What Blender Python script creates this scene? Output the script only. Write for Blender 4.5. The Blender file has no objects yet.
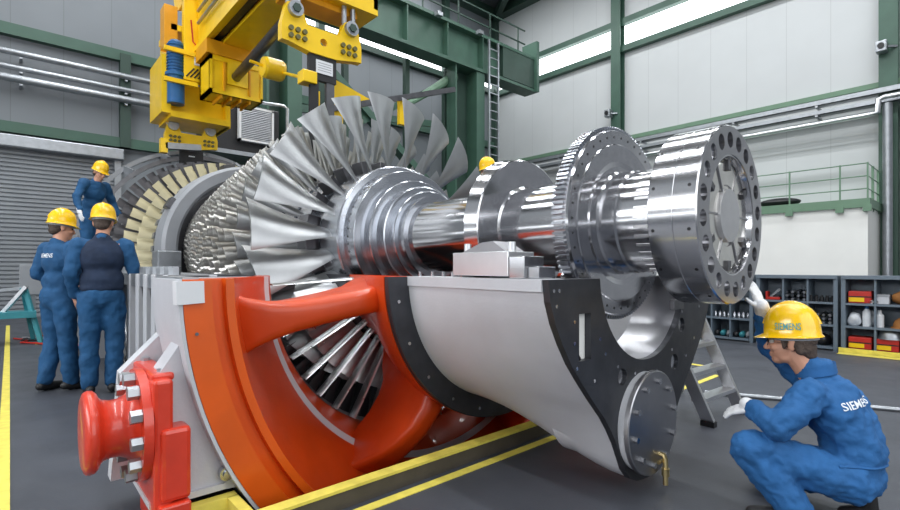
import bpy, bmesh, math, random
from math import sin, cos, pi, radians as R, sqrt, atan2
from mathutils import Vector, Matrix
from mathutils.geometry import tessellate_polygon
from mathutils.bvhtree import BVHTree
random.seed(7)
SC = bpy.context.scene
COL = SC.collection

# ------------------------------------------------------------------ materials
def lin(h):
    h = h.lstrip('#'); v = [int(h[i:i+2], 16)/255 for i in (0, 2, 4)]
    return tuple((c/12.92 if c <= .04045 else ((c+.055)/1.055)**2.4) for c in v)
MATS = {}
def mat(name, col, metal=0.0, rough=.5, var=.10, scale=6.0, bump=0.0, bscale=30.0, rvar=.08, coat=0.0, stretch=(1, 1, 1), emit=0.0, panel=None):
    m = bpy.data.materials.new(name); m.use_nodes = True
    nt = m.node_tree; N = nt.nodes; L = nt.links
    b = N['Principled BSDF']
    c = lin(col) if isinstance(col, str) else col
    tc = N.new('ShaderNodeTexCoord'); mp = N.new('ShaderNodeMapping'); mp.inputs['Scale'].default_value = stretch
    L.new(tc.outputs['Object'], mp.inputs['Vector'])
    n1 = N.new('ShaderNodeTexNoise'); n1.inputs['Scale'].default_value = scale; n1.inputs['Detail'].default_value = 5
    L.new(mp.outputs['Vector'], n1.inputs['Vector'])
    cr = N.new('ShaderNodeValToRGB'); cr.color_ramp.elements[0].position = .32; cr.color_ramp.elements[1].position = .68
    cr.color_ramp.elements[0].color = tuple(max(0, x*(1-var)) for x in c)+(1,)
    cr.color_ramp.elements[1].color = tuple(min(1, x*(1+var)) for x in c)+(1,)
    L.new(n1.outputs['Fac'], cr.inputs['Fac'])
    last = cr.outputs['Color']
    if panel:
        axis, per, w, dark = panel
        sx = N.new('ShaderNodeSeparateXYZ'); L.new(tc.outputs['Object'], sx.inputs[0])
        d = N.new('ShaderNodeMath'); d.operation = 'DIVIDE'; d.inputs[1].default_value = per; L.new(sx.outputs[axis], d.inputs[0])
        fr = N.new('ShaderNodeMath'); fr.operation = 'FRACT'; L.new(d.outputs[0], fr.inputs[0])
        lt = N.new('ShaderNodeMath'); lt.operation = 'LESS_THAN'; lt.inputs[1].default_value = w/per; L.new(fr.outputs[0], lt.inputs[0])
        mx = N.new('ShaderNodeMixRGB'); mx.inputs['Color2'].default_value = tuple(x*dark for x in c)+(1,)
        L.new(lt.outputs[0], mx.inputs['Fac']); L.new(last, mx.inputs['Color1']); last = mx.outputs['Color']
    L.new(last, b.inputs['Base Color'])
    b.inputs['Metallic'].default_value = metal
    n2 = N.new('ShaderNodeTexNoise'); n2.inputs['Scale'].default_value = scale*2.3; n2.inputs['Detail'].default_value = 3
    L.new(mp.outputs['Vector'], n2.inputs['Vector'])
    mr = N.new('ShaderNodeMapRange'); mr.inputs['To Min'].default_value = max(.02, rough-rvar); mr.inputs['To Max'].default_value = min(1, rough+rvar)
    L.new(n2.outputs['Fac'], mr.inputs['Value']); L.new(mr.outputs['Result'], b.inputs['Roughness'])
    if bump:
        n3 = N.new('ShaderNodeTexNoise'); n3.inputs['Scale'].default_value = bscale; n3.inputs['Detail'].default_value = 4
        L.new(mp.outputs['Vector'], n3.inputs['Vector'])
        bp = N.new('ShaderNodeBump'); bp.inputs['Strength'].default_value = bump; bp.inputs['Distance'].default_value = .02
        L.new(n3.outputs['Fac'], bp.inputs['Height']); L.new(bp.outputs['Normal'], b.inputs['Normal'])
    if coat: b.inputs['Coat Weight'].default_value = coat
    if emit:
        b.inputs['Emission Color'].default_value = c+(1,); b.inputs['Emission Strength'].default_value = emit
    MATS[name] = m
    return m
mat('steel', (.62, .62, .64), 1, .15, .05, 3, stretch=(.6, 4, 4), rvar=.05)
mat('steel_bright', (.74, .72, .68), 1, .16, .12, 9)
mat('steel_satin', (.66, .66, .67), 1, .42, .05, 9)
mat('steel_face', (.42, .42, .44), 1, .32, .08, 5)
mat('steel_ring', (.50, .52, .56), 1, .24, .06, 4)
mat('blade_big', (.44, .45, .46), 1, .40, .06, 5)
mat('blade', (.55, .54, .52), 1, .34, .12, 6)
mat('vane', (.66, .67, .68), 1, .30, .08, 5)
mat('dark_steel', (.16, .16, .17), 1, .38, .15, 8)
mat('blued', (.075, .078, .088), .75, .42, .12, 10)
mat('black', (.012, .012, .014), 0, .45, .2, 8)
mat('cream_blade', '#cfc6a2', 0, .5, .10, 5)
mat('grey_blade', '#605f63', .4, .45, .12, 5)
mat('machinery', '#8d8f92', .8, .3, .35, 18, bump=.3, bscale=20)
mat('cast_grey', '#c6c8cd', 0, .42, .04, 4, bump=.08, bscale=60)
mat('cast_grey_mid', '#94979c', 0, .45, .06, 4)
mat('alu', (.74, .75, .77), 1, .35, .06, 5)
mat('orange', '#dc5a10', 0, .36, .10, 3, bump=.05, bscale=15, coat=.15)
mat('orange_shaded', '#c8420c', 0, .40, .10, 3, bump=.05, bscale=15, coat=.12)  # redder copy of orange, the inlet's deeper shade put into the colour
mat('red_paint', '#d23a22', 0, .33, .10, 6, bump=.10, bscale=22, coat=.4)
mat('yellow', '#f6ca10', 0, .38, .06, 4, coat=.2)
mat('yellow_deep', '#dd9a10', 0, .42, .08, 4)
mat('floor_yellow', '#e2d25c', 0, .6, .12, 12)
mat('hat_yellow', '#fcc70a', 0, .26, .03, 4, coat=.5)
mat('green_paint', '#3f5e50', 0, .45, .10, 2)
mat('green_dark', '#30463d', 0, .5, .10, 2)
mat('green_rail', '#6a8a72', 0, .5, .06, 4)
mat('wall_panel_right', '#c9cccd', 0, .55, .02, 1, panel=(0, 1.06, .016, .82))
mat('wall_panel_left', '#7b8085', 0, .55, .03, 1, panel=(1, 1.02, .018, .78))
mat('wall_panel_front', '#8d9195', 0, .55, .03, 1, panel=(0, 1.06, .016, .62))
mat('white_wall', '#f0f0ec', 0, .7, .02, 2)
mat('shutter', '#8f9398', .3, .45, .05, 3)
mat('ceiling_grey', '#4c4f53', 0, .7, .05, 2)
mat('floor_grey', '#44474e', 0, .48, .16, 1.6, bump=.06, bscale=80, rvar=.12)
mat('pit_dark', '#1d1d1f', 0, .8, .2, 3)
mat('galv', '#a9adb2', .8, .38, .10, 8)
mat('blue_motor', '#1f5f97', 0, .4, .1, 8)
mat('cabinet', '#66737f', 0, .45, .05, 4)
mat('cabinet_in', '#75828e', 0, .5, .05, 4)
mat('teal', '#3d8f9a', 0, .45, .08, 6)
mat('coverall', '#245f98', 0, .82, .10, 7, bump=.8, bscale=9)
mat('coverall_mid', '#1b507c', 0, .82, .12, 7, bump=.8, bscale=9)
mat('navy', '#1b2b44', 0, .85, .15, 9, bump=.3, bscale=16)
mat('skin', '#d09a80', 0, .5, .06, 12)
mat('hair', '#4d4038', 0, .7, .25, 40, bump=.5, bscale=90)
mat('glove', '#e9ebee', 0, .85, .04, 20, bump=.2, bscale=60)
mat('shoe', '#1c1c1e', 0, .5, .15, 15)
mat('white', '#dfe1e4', 0, .5, .02, 5)
mat('print_white', '#e8eef5', 0, .6, .02, 5)
mat('print_teal', '#4f9c9a', 0, .5, .04, 5)
mat('red_plastic', '#c02a20', 0, .45, .08, 8)
mat('brown', '#a06a35', 0, .7, .15, 10)
mat('sack', '#d9dde2', 0, .6, .10, 14, bump=.5, bscale=18)
mat('eye', '#f4f0ea', 0, .2, .01, 5)
mat('iris', '#3b3a33', 0, .2, .05, 5)
mat('brass', (.66, .52, .26), 1, .35, .1, 10)
mat('wrap', '#b9bcc0', .5, .2, .5, 9, bump=1.0, bscale=9)
mat('wrap_dark', '#26272b', .2, .22, .4, 9, bump=1.0, bscale=9)
mat('curb_dark', '#4d473f', 0, .6, .15, 8)
mat('bolt_olive', '#6e6a45', .5, .4, .1, 8)
mat('glass_lens', '#cfd8de', 0, .05, .01, 3)
m = bpy.data.materials.new('daylight_glazing'); m.use_nodes = True
b = m.node_tree.nodes['Principled BSDF']; b.inputs['Base Color'].default_value = (.9, .93, .96, 1); b.inputs['Roughness'].default_value = .3
b.inputs['Emission Color'].default_value = (.93, .97, 1, 1); b.inputs['Emission Strength'].default_value = 3.2
MATS['daylight_glazing'] = m

# ------------------------------------------------------------------ mesh helpers
ORG = {}
def org(p): return ORG.get(p.name, Vector((0, 0, 0))) if p else Vector((0, 0, 0))
def tag(o, label=None, cat=None, group=None, kind=None):
    if label: o['label'] = label
    if cat: o['category'] = cat
    if group: o['group'] = group
    if kind: o['kind'] = kind
    return o
def empty(name, loc, label=None, cat=None, group=None, rz=0):
    o = bpy.data.objects.new(name, None); COL.objects.link(o); o.location = loc; o.empty_display_size = .1
    o.rotation_euler = (0, 0, rz); ORG[o.name] = Vector(loc)
    return tag(o, label, cat, group)
class MB:
    """collects vertices and faces in world coordinates (or local ones when local=True at build)"""
    def __init__(s): s.v = []; s.f = []; s.sm = []; s.sh = 180
    def add(s, vs, fs, smooth=False):
        k = len(s.v); s.v += [Vector(p) for p in vs]
        s.f += [[i+k for i in f] for f in fs]; s.sm += [smooth]*len(fs)
        return s
    def box(s, x0, x1, y0, y1, z0, z1, bev=0.0):
        if bev:
            bm = bmesh.new(); bmesh.ops.create_cube(bm, size=1)
            for v in bm.verts:
                v.co = Vector(((x0+x1)/2+v.co.x*(x1-x0), (y0+y1)/2+v.co.y*(y1-y0), (z0+z1)/2+v.co.z*(z1-z0)))
            bmesh.ops.bevel(bm, geom=bm.edges[:], offset=bev, segments=2, affect='EDGES', profile=.5)
            return s.from_bm(bm)
        v = [(x, y, z) for x in (x0, x1) for y in (y0, y1) for z in (z0, z1)]
        return s.add(v, [(0, 1, 3, 2), (4, 6, 7, 5), (0, 4, 5, 1), (2, 3, 7, 6), (0, 2, 6, 4), (1, 5, 7, 3)])
    def from_bm(s, bm, M=None, smooth=False):
        bm.verts.ensure_lookup_table(); bm.verts.index_update()
        s.add([(M @ v.co if M else v.co) for v in bm.verts], [[v.index for v in f.verts] for f in bm.faces], smooth); bm.free()
        return s
    def bar(s, p0, p1, w, h=None, up=(0, 0, 1)):
        p0 = Vector(p0); p1 = Vector(p1); h = h or w
        d = (p1-p0).normalized(); up = Vector(up)
        if abs(d.dot(up)) > .98: up = Vector((1, 0, 0))
        a = d.cross(up).normalized()*w/2; c = a.cross(d).normalized()*h/2
        v = [p0-a-c, p0+a-c, p0+a+c, p0-a+c, p1-a-c, p1+a-c, p1+a+c, p1-a+c]
        return s.add(v, [(0, 3, 2, 1), (4, 5, 6, 7), (0, 1, 5, 4), (1, 2, 6, 5), (2, 3, 7, 6), (3, 0, 4, 7)])
    def rings(s, rings, close=True, cap=True, smooth=True, loop=False):
        n = len(rings[0]); vs = [p for r in rings for p in r]; fs = []
        m = len(rings)
        for i in range(m if loop else m-1):
            j = (i+1) % m
            for k in range(n if close else n-1):
                l = (k+1) % n
                fs.append((i*n+k, i*n+l, j*n+l, j*n+k))
        s.add(vs, fs, smooth)
        if cap and not loop:
            s.add(rings[0], [list(range(n))[::-1]]); s.add(rings[-1], [list(range(n))])
        return s
    def tube(s, pts, r, n=8, cap=True):
        pts = [Vector(p) for p in pts]; out = []
        rr = r if isinstance(r, (list, tuple)) else [r]*len(pts)
        ref = None
        for i, p in enumerate(pts):
            d = (pts[min(i+1, len(pts)-1)]-pts[max(i-1, 0)]).normalized()
            if ref is None:
                ref = Vector((0, 0, 1)) if abs(d.z) < .9 else Vector((1, 0, 0))
            a = d.cross(ref).normalized(); b = a.cross(d).normalized(); ref = b
            out.append([p+a*cos(2*pi*k/n)*rr[i]+b*sin(2*pi*k/n)*rr[i] for k in range(n)])
        return s.rings(out, cap=cap)
    def cyl(s, p0, p1, r, r1=None, n=20, smooth=True):
        return s.tube([p0, p1], [r, r if r1 is None else r1], n)
    def lathe(s, prof, axis='X', c=(0, 0, 0), a0=0, a1=2*pi, n=64, closed=True, smooth=True, capends=True):
        """prof: list of (along, radius). angle measured in the plane of the other two axes (for X: from +Y to +Z)."""
        c = Vector(c); full = abs(a1-a0-2*pi) < 1e-6; s.sh = min(s.sh, math.degrees(a1-a0)/n*1.3+2)
        ang = [a0+(a1-a0)*i/n for i in range(n if full else n+1)]
        def P(h, r, t):
            if axis == 'X': return c+Vector((h, r*cos(t), r*sin(t)))
            if axis == 'Y': return c+Vector((r*sin(t), h, r*cos(t)))
            return c+Vector((r*cos(t), r*sin(t), h))
        m = len(prof)
        # split by segment so hard edges stay hard
        segs = [(i, (i+1) % m) for i in range(m if closed else m-1)]
        for i, j in segs:
            (h0, r0), (h1, r1) = prof[i], prof[j]
            vs = []; fs = []
            k = len(ang)
            for t in ang: vs += [P(h0, r0, t), P(h1, r1, t)]
            for q in range(k if full else k-1):
                w = (q+1) % k
                if r0 < 1e-6 and r1 < 1e-6: continue
                if r0 < 1e-6: fs.append((2*q, 2*q+1, 2*w+1))
                elif r1 < 1e-6: fs.append((2*q, 2*q+1, 2*w))
                else: fs.append((2*q, 2*q+1, 2*w+1, 2*w))
            s.add(vs, fs, smooth)
        if not full and closed and capends:
            for t, flip in ((ang[0], 1), (ang[-1], 0)):
                pts = [P(h, r, t) for h, r in prof]
                tri = tessellate_polygon([[Vector((h, r, 0)) for h, r in prof]])
                s.add(pts, [tuple(x) for x in tri])
        return s
    def slathe(s, prof, **k):
        """smooth curved profile: shared vertices along the profile"""
        axis = k.get('axis', 'X'); c = Vector(k.get('c', (0, 0, 0))); n = k.get('n', 48); a0 = k.get('a0', 0); a1 = k.get('a1', 2*pi)
        full = abs(a1-a0-2*pi) < 1e-6
        def P(h, r, t):
            if axis == 'X': return c+Vector((h, r*cos(t), r*sin(t)))
            if axis == 'Y': return c+Vector((r*sin(t), h, r*cos(t)))
            return c+Vector((r*cos(t), r*sin(t), h))
        ang = [a0+(a1-a0)*i/n for i in range(n if full else n+1)]
        rings = [[P(h, max(r, 1e-5), t) for t in ang] for h, r in prof]
        return s.rings(rings, close=full, cap=k.get('cap', False), loop=k.get('loop', False))
    def prism(s, loops, T, h):
        """loops: outer loop first then holes, 2D; T maps (u,v,w)->world; extruded from w=0 to w=h"""
        flat = [p for l in loops for p in l]
        tri = tessellate_polygon([[Vector((p[0], p[1], 0)) for p in l] for l in loops])
        n = len(flat)
        s.add([T(p[0], p[1], 0) for p in flat], [tuple(t) for t in tri])
        s.add([T(p[0], p[1], h) for p in flat], [tuple(t)[::-1] for t in tri])
        for l in loops:
            m = len(l)
            s.add([T(p[0], p[1], w) for w in (0, h) for p in l], [(i, (i+1) % m, m+(i+1) % m, m+i) for i in range(m)])
        return s
    def ell(s, c, r, rot=None, n=16, m=10):
        c = Vector(c); rings = []
        for i in range(1, m):
            t = pi*i/m
            rings.append([Vector((r[0]*sin(t)*cos(2*pi*k/n), r[1]*sin(t)*sin(2*pi*k/n), r[2]*cos(t))) for k in range(n)])
        top = Vector((0, 0, r[2])); bot = Vector((0, 0, -r[2]))
        vs = [top]+[p for q in rings for p in q]+[bot]
        if rot is not None: vs = [rot @ v for v in vs]
        vs = [v+c for v in vs]
        fs = [(0, 1+k, 1+(k+1) % n) for k in range(n)]
        for i in range(m-2):
            for k in range(n): fs.append((1+i*n+k, 1+(i+1)*n+k, 1+(i+1)*n+(k+1) % n, 1+i*n+(k+1) % n))
        l = len(vs)-1
        fs += [(1+(m-2)*n+(k+1) % n, 1+(m-2)*n+k, l) for k in range(n)]
        return s.add(vs, fs, True)
    def cap(s, p0, r0, p1, r1, n=14):
        """tapered capsule"""
        p0 = Vector(p0); p1 = Vector(p1); d = (p1-p0)
        L = d.length; d = d/L if L > 1e-6 else Vector((0, 0, 1))
        pts = []; rr = []
        for t in (80, 55, 28): pts.append(p0-d*r0*sin(R(t))); rr.append(r0*cos(R(t)))
        for k in range(5):
            pts.append(p0.lerp(p1, k/4)); rr.append(r0+(r1-r0)*k/4)
        for t in (28, 55, 80): pts.append(p1+d*r1*sin(R(t))); rr.append(r1*cos(R(t)))
        return s.tube(pts, rr, n)
    def mesh(s, name, off, weld=True):
        me = bpy.data.meshes.new(name)
        me.from_pydata([v-off for v in s.v], [], s.f)
        me.polygons.foreach_set('use_smooth', s.sm)
        bm = bmesh.new(); bm.from_mesh(me)
        if weld: bmesh.ops.remove_doubles(bm, verts=bm.verts[:], dist=2e-5)
        bmesh.ops.recalc_face_normals(bm, faces=bm.faces[:])
        bm.to_mesh(me); bm.free()
        return me
    def build(s, name, m, parent=None, local=False, sharp=35, kind=None, weld=True, pivot=None):
        if parent is not None: off = Vector((0, 0, 0)) if local else org(parent)
        else:
            if pivot is not None: off = Vector(pivot)
            elif local: off = Vector((0, 0, 0))
            else:
                xs = [v.x for v in s.v]; ys = [v.y for v in s.v]; zs = [v.z for v in s.v]
                off = Vector(((min(xs)+max(xs))/2, (min(ys)+max(ys))/2, min(zs)))
        pv = Vector((0, 0, 0))
        if parent is not None and pivot is not None: pv = Vector(pivot)-off
        me = s.mesh(name, off+pv, weld)
        me.materials.append(MATS[m] if isinstance(m, str) else m)
        if sharp and any(s.sm): me.set_sharp_from_angle(angle=R(min(sharp, s.sh)))
        o = bpy.data.objects.new(name, me); COL.objects.link(o)
        if parent is not None:
            o.parent = parent; o.location = pv; ORG[o.name] = org(parent)+pv
        else:
            o.location = off; ORG[o.name] = off
        if kind: o['kind'] = kind
        return o
def split(o):
    """every separate piece of a mesh becomes a part object of its own"""
    me = o.data; n = len(me.vertices); par = list(range(n))
    def find(a):
        while par[a] != a: par[a] = par[par[a]]; a = par[a]
        return a
    for e in me.edges:
        a, b_ = find(e.vertices[0]), find(e.vertices[1])
        if a != b_: par[a] = b_
    isl = {}
    for p in me.polygons: isl.setdefault(find(p.vertices[0]), []).append(p)
    for ps in isl.values():
        ids = sorted({v for p in ps for v in p.vertices}); ix = {v: i for i, v in enumerate(ids)}
        c = sum((me.vertices[v].co for v in ids), Vector())/len(ids)
        m2 = bpy.data.meshes.new(o.name)
        m2.from_pydata([me.vertices[v].co-c for v in ids], [], [[ix[v] for v in p.vertices] for p in ps])
        m2.polygons.foreach_set('use_smooth', [p.use_smooth for p in ps]); m2.materials.append(me.materials[0])
        if any(p.use_smooth for p in ps): m2.set_sharp_from_angle(angle=R(35))
        q = bpy.data.objects.new(o.name.split('.')[0], m2); COL.objects.link(q); q.parent = o.parent; q.location = o.location+c; ORG[q.name] = org(o)+c
    bpy.data.objects.remove(o); bpy.data.meshes.remove(me)
def struct(o): o['kind'] = 'structure'; return o
def copy_tree(o, parent=None):
    c = o.copy(); COL.objects.link(c); c.parent = parent
    for ch in list(o.children): copy_tree(ch, c)
    return c
def thing(o, label, cat, group=None): return tag(o, label, cat, group)
def circle(cx, cy, r, n=24, a0=0): return [(cx+r*cos(a0+2*pi*k/n), cy+r*sin(a0+2*pi*k/n)) for k in range(n)]

# ------------------------------------------------------------------ key numbers
H = 1.22                       # eye height
Y0 = 2.684; ZR = 1.4825        # rotor axis (hanging)
ZS = 1.167                     # joint plane of the lower casing
CR = (0, Y0, ZR); CC = (0, Y0, ZS)
WX, WY, WZ = -16.0, 17.2, 13.25

# ================================================================== SETTING
fl = MB()
xs = [-16, -8.3, -4.4, -2.6, -2.3, 6]; ys = [-8, .66, .8, 1.3, 4.1, 4.6, 17.2]
def pit(x, y): return (-4.4 < x < -2.3 and .8 < y < 4.6) or (-4.4 < x < -2.6 and .66 < y < .8) or (-8.3 < x < -4.4 and 1.3 < y < 4.1)
for i in range(5):
    for j in range(6):
        if not pit((xs[i]+xs[i+1])/2, (ys[j]+ys[j+1])/2):
            fl.add([(xs[i], ys[j], 0), (xs[i+1], ys[j], 0), (xs[i+1], ys[j+1], 0), (xs[i], ys[j+1], 0)], [(0, 1, 2, 3)])
struct(fl.build('floor', 'floor_grey', local=True))
pw = MB()
poly = [(-2.3, .8), (-2.3, 4.6), (-4.4, 4.6), (-4.4, 4.1), (-8.3, 4.1), (-8.3, 1.3), (-4.4, 1.3), (-4.4, .66), (-2.6, .66), (-2.6, .8)]
k = len(poly)
pw.add([(x, y, z) for z in (-1.5, 0) for x, y in poly], [(i, (i+1) % k, k+(i+1) % k, k+i) for i in range(k)])
pw.add([(-8.3, .6, -1.5), (-2.3, .6, -1.5), (-2.3, 4.6, -1.5), (-8.3, 4.6, -1.5)], [(0, 1, 2, 3)])
struct(pw.build('floor_pit', 'pit_dark', local=True))
ce = MB().box(-16.2, 6, -8, 17.4, WZ, WZ+.2)
struct(ce.build('ceiling', 'ceiling_grey'))
def wall_rect(mb, axis, at, u0, u1, z0, z1, th=.2):
    if axis == 'X': mb.box(at-th, at, u0, u1, z0, z1)
    else: mb.box(u0, u1, at, at+th, z0, z1)
w = MB(); wall_rect(w, 'X', WX, -8, 17.2, 4.2, 9.6); wall_rect(w, 'X', WX, -8, 17.2, 10.4, WZ); wall_rect(w, 'X', WX, 2.1, 17.2, 0, 4.2); wall_rect(w, 'X', WX, -8, -6, 0, 4.2)
struct(w.build('wall_left', 'wall_panel_left', local=True))
w = MB(); wall_rect(w, 'Y', WY, -16.2, 6, 0, 9.5); wall_rect(w, 'Y', WY, -16.2, 6, 10.38, WZ)
struct(w.build('wall_right', 'wall_panel_right', local=True))
struct(MB().box(WX-.15, WX-.08, -8, 17.2, 9.6, 10.4).build('window_1', 'daylight_glazing'))
struct(MB().box(-16.2, 6, WY+.08, WY+.15, 9.5, 10.38).build('window_2', 'daylight_glazing'))
wf = MB(); wf.box(-16.2, 6, -8.2, -8, 0, 1.5); wf.box(-16.2, 6, -8.2, -8, 2.0, WZ)
struct(wf.build('wall_front', 'wall_panel_front', local=True))
struct(MB().box(-16.2, 6, -8.15, -8.08, 1.5, 2.0).build('shaft_glint_strip', 'daylight_glazing'))  # added glowing band out of view, mirrored as the shaft's bright streak
# roller shutter, corrugated
sh = MB(); z = 0.0; pr = []
while z < 4.2:
    pr += [(0, z), (.035, z+.02), (.035, z+.075), (0, z+.095)]; z += .105
vs = []; fs = []
for d, zz in pr: vs += [(WX-.08+d, -6, zz), (WX-.08+d, 2.1, zz)]
for i in range(len(pr)-1): fs.append((2*i, 2*i+1, 2*i+3, 2*i+2))
sh.add(vs, fs); struct(sh.build('door_1', 'shutter'))
n_ = [0]
def trim(mb, m):
    n_[0] += 1
    return struct(mb.build('trim_%d' % n_[0], m))
trim(MB().box(WX, WX+.28, -6.2, 2.3, 4.12, 4.42, .03), 'galv')          # shutter header box
trim(MB().box(WX, WX+.12, 2.1, 2.25, 0, 4.12), 'galv')
for y0, y1, z0, z1 in ((-8, 17.2, 6.82, 7.1), (-8, 17.2, 4.48, 4.74)):
    trim(MB().box(WX, WX+.2, y0, y1, z0, z1), 'green_paint')
for z in (9.45, 10.42): trim(MB().box(WX, WX+.22, -8, 17.2, z-.1, z+.12), 'green_dark')
for y in (2.33, 8.1, 13.95, 17.05): trim(MB().box(WX, WX+.26, y-.12, y+.12, 0 if y > 3 else 4.48, WZ if y > 3 else 7.0), 'green_dark')
for z in (9.38, 10.4): trim(MB().box(-16, 6, WY-.22, WY, z-.1, z+.12), 'green_paint')
for x in (-9.58, -1.92):
    c_ = MB().box(x-.19, x+.19, WY-.34, WY-.30, 0, WZ).box(x-.19, x+.19, WY-.04, WY, 0, WZ).box(x-.02, x+.02, WY-.32, WY, 0, WZ)
    struct(c_.build('steel_column', 'green_paint'))
trim(MB().box(-16, 6, WY-.14, WY, 5.98, 6.12), 'green_rail')
trim(MB().box(-16, 6, WY-.45, WY-.02, WZ-.4, WZ), 'green_dark')
trim(MB().box(WX, WX+.4, -8, 17.2, WZ-.4, WZ), 'green_dark')
trim(MB().bar((WX+.2, WY-.2, WZ-.3), (-4, 9, WZ-.3), .25, .35), 'green_dark')
# pipes
def pipe(pts, r, label, m='galv', group=None, name='pipe'):
    o = MB().tube(pts, r, 12).build(name, m); return thing(o, label, 'pipe', group)
for z, r, w_ in ((6.36, .075, 'topmost'), (6.0, .065, 'middle'), (5.74, .095, 'lowest thickest')):
    p = empty('wall_pipe', (WX+.35, 3, z), '%s of three long grey pipes on the panelled wall above the shutter' % w_, 'pipe', 'pipes along the shutter wall')
    MB().tube([(WX+.35, -8, z), (WX+.35, 5.2, z)], r, 12).build('tube', 'galv', p)
    for y in (-3, .2, 2.33, 4.6): MB().box(WX, WX+.36, y-.03, y+.03, z-r-.05, z-r-.01).build('bracket', 'galv', p)
# cable trays & pipes on right wall
for z, h, lab in ((5.72, .14, 'upper grey cable tray running along the pale panelled wall'), (5.46, .12, 'lower grey cable tray below another tray on the pale panelled wall')):
    t = empty('cable_tray', (-4, WY-.35, z), lab, 'cable tray')
    MB().box(-15.5, 4, WY-.5, WY-.46, z, z+h).build('side_rail', 'galv', t)
    MB().box(-15.5, 4, WY-.5, WY-.2, z, z+.02).build('tray_floor', 'galv', t)
    for x in (-12, -8.5, -5.5, -3.4, -.5): MB().box(x-.03, x+.03, WY-.53, WY, z-.05, z).build('bracket', 'galv', t)
pipe([(-10, WY-.75, 5.16), (-2.25, WY-.75, 5.16), (-2.08, WY-.75, 5.18), (-2.06, WY-.75, 5.5), (-1.95, WY-.75, 5.54), (4, WY-.75, 5.54)], .065, 'shiny round pipe along the pale wall with a step up near the column', 'alu')
pipe([(-1.90, WY-.62, 0), (-1.90, WY-.62, 5.40)], .10, 'grey vertical downpipe in front of the green column beside the white block', 'galv')
pipe([(-1.55, WY-.55, 0), (-1.55, WY-.55, 5.40)], .09, 'second grey downpipe close right of the green column', 'galv')
for x, z, lab in ((-9.75, 7.0, 'small grey camera box on the middle green wall column'), (-2.0, 6.9, 'small grey camera box on the green wall column at the right')):
    b_ = empty('wall_camera', (x, WY-.5, z), lab, 'camera')
    MB().box(x-.14, x+.08, WY-.62, WY-.34, z-.14, z+.14, .02).build('housing', 'galv', b_)
    MB().cyl((x-.03, WY-.66, z), (x-.03, WY-.6, z), .07).build('lens', 'black', b_)
    MB().bar((x+.08, WY-.5, z-.02), (x+.25, WY-.34, z-.02), .05).build('bracket', 'galv', b_)
# white block (office / chamber) with roof railing
ob = empty('white_block_room', (-5, 16, 0), 'white block-shaped room with green railing on its flat roof', 'small building')
MB().box(-9.0, -2.08, 15.1, WY-.02, 0, 2.66).build('body', 'white_wall', ob)
MB().box(-9.05, -2.03, 15.03, WY-.02, 2.66, 2.87).build('roof_edge', 'green_rail', ob)
for x in (-8.4, -7.2, -6, -4.8, -3.64, -2.6, -2.08):
    MB().box(x-.016, x+.016, 15.06, 15.09, 2.6, 3.72).box(x-.08, x+.08, 15.0, 15.06, 2.56, 2.72).build('railing_post', 'green_rail', ob)
for y in (15.8, 16.6): MB().box(-2.11, -2.06, y-.025, y+.025, 2.6, 3.72).build('railing_post', 'green_rail', ob)
for z in (3.1, 3.4, 3.7):
    MB().tube([(-9, 15.07, z), (-2.08, 15.07, z), (-2.08, WY-.4, z)], .014, 8).build('rail', 'green_rail', ob)
thing(MB().ell((-4.0, 15.6, 2.995), (.5, .3, .12)).build('tarpaulin_bundle', 'black'), 'dark bundle lying on the white block roof behind the coupling flange', 'bundle')

# ---- crane runway girder, columns, truss
gd = empty('crane_girder', (-12, 9.5, 7.9), 'big green steel crane girder on columns across the hall', 'girder')
MB().box(-12.05, -11.95, 3, 14.75, 7.9, 9.1).build('web', 'green_paint', gd)
MB().box(-12.3, -11.7, 3, 14.75, 7.86, 7.96).build('lower_flange', 'green_paint', gd)
MB().box(-12.3, -11.7, 3, 14.75, 9.06, 9.16).build('upper_flange', 'green_paint', gd)
MB().box(-12.3, -11.6, 14.75, 14.9, 7.86, 9.75).build('end_plate', 'green_paint', gd)
MB().box(-12.2, -11.72, 13.0, 14.75, 8.0, 9.1).build('end_box', 'green_dark', gd)
for y in (4, 5.6, 7.2, 8.8, 10.4, 12): MB().box(-12.28, -11.72, y-.02, y+.02, 7.96, 9.06).build('stiffener', 'green_paint', gd)
for y in (5, 6.5, 8, 9.5, 11, 12.5, 14): MB().box(-11.9, -11.86, y-.02, y+.02, 9.16, 10.1).build('railing_post', 'green_dark', gd)
for z in (9.6, 10.1): MB().box(-11.9, -11.86, 3, 14.4, z-.02, z+.02).build('rail', 'green_dark', gd)
for y in (4.5, 6.3, 8.1, 9.9, 11.7): MB().box(-11.68, -11.5, y-.1, y+.1, 9.02, 9.14).build('lamp_bracket', 'galv', gd)
for y0, y1, rest in ((10.8, 12.1, 'standing near the ladder'), (4.62, 5.5, 'beside the fan heater, behind the yellow lifting beam')):
    c_ = empty('crane_column', (-12.1, (y0+y1)/2, 0), 'broad green crane column %s' % rest, 'column')
    MB().box(-12.4, -12.25, y0, y1-.35, 0, 7.86).build('wide_leg', 'green_dark', c_)
    MB().box(-12.3, -11.75, y1-.38, y1, 0, 7.86).build('front_leg', 'green_paint', c_)
    MB().box(-12.3, -11.8, y0, y0+.06, 0, 7.86).build('edge_flange', 'green_paint', c_)
    MB().box(-12.5, -11.7, y0-.1, y1+.1, 0, .06).build('base_plate', 'green_dark', c_)
ld = empty('caged_ladder', (-11.6, 12.9, 0), 'grey steel ladder rising behind the green crane column', 'ladder')
for y in (12.15, 12.6): MB().box(-11.62, -11.56, y-.03, y+.03, 0, 9.0).build('stile', 'galv', ld)
z = .3
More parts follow.
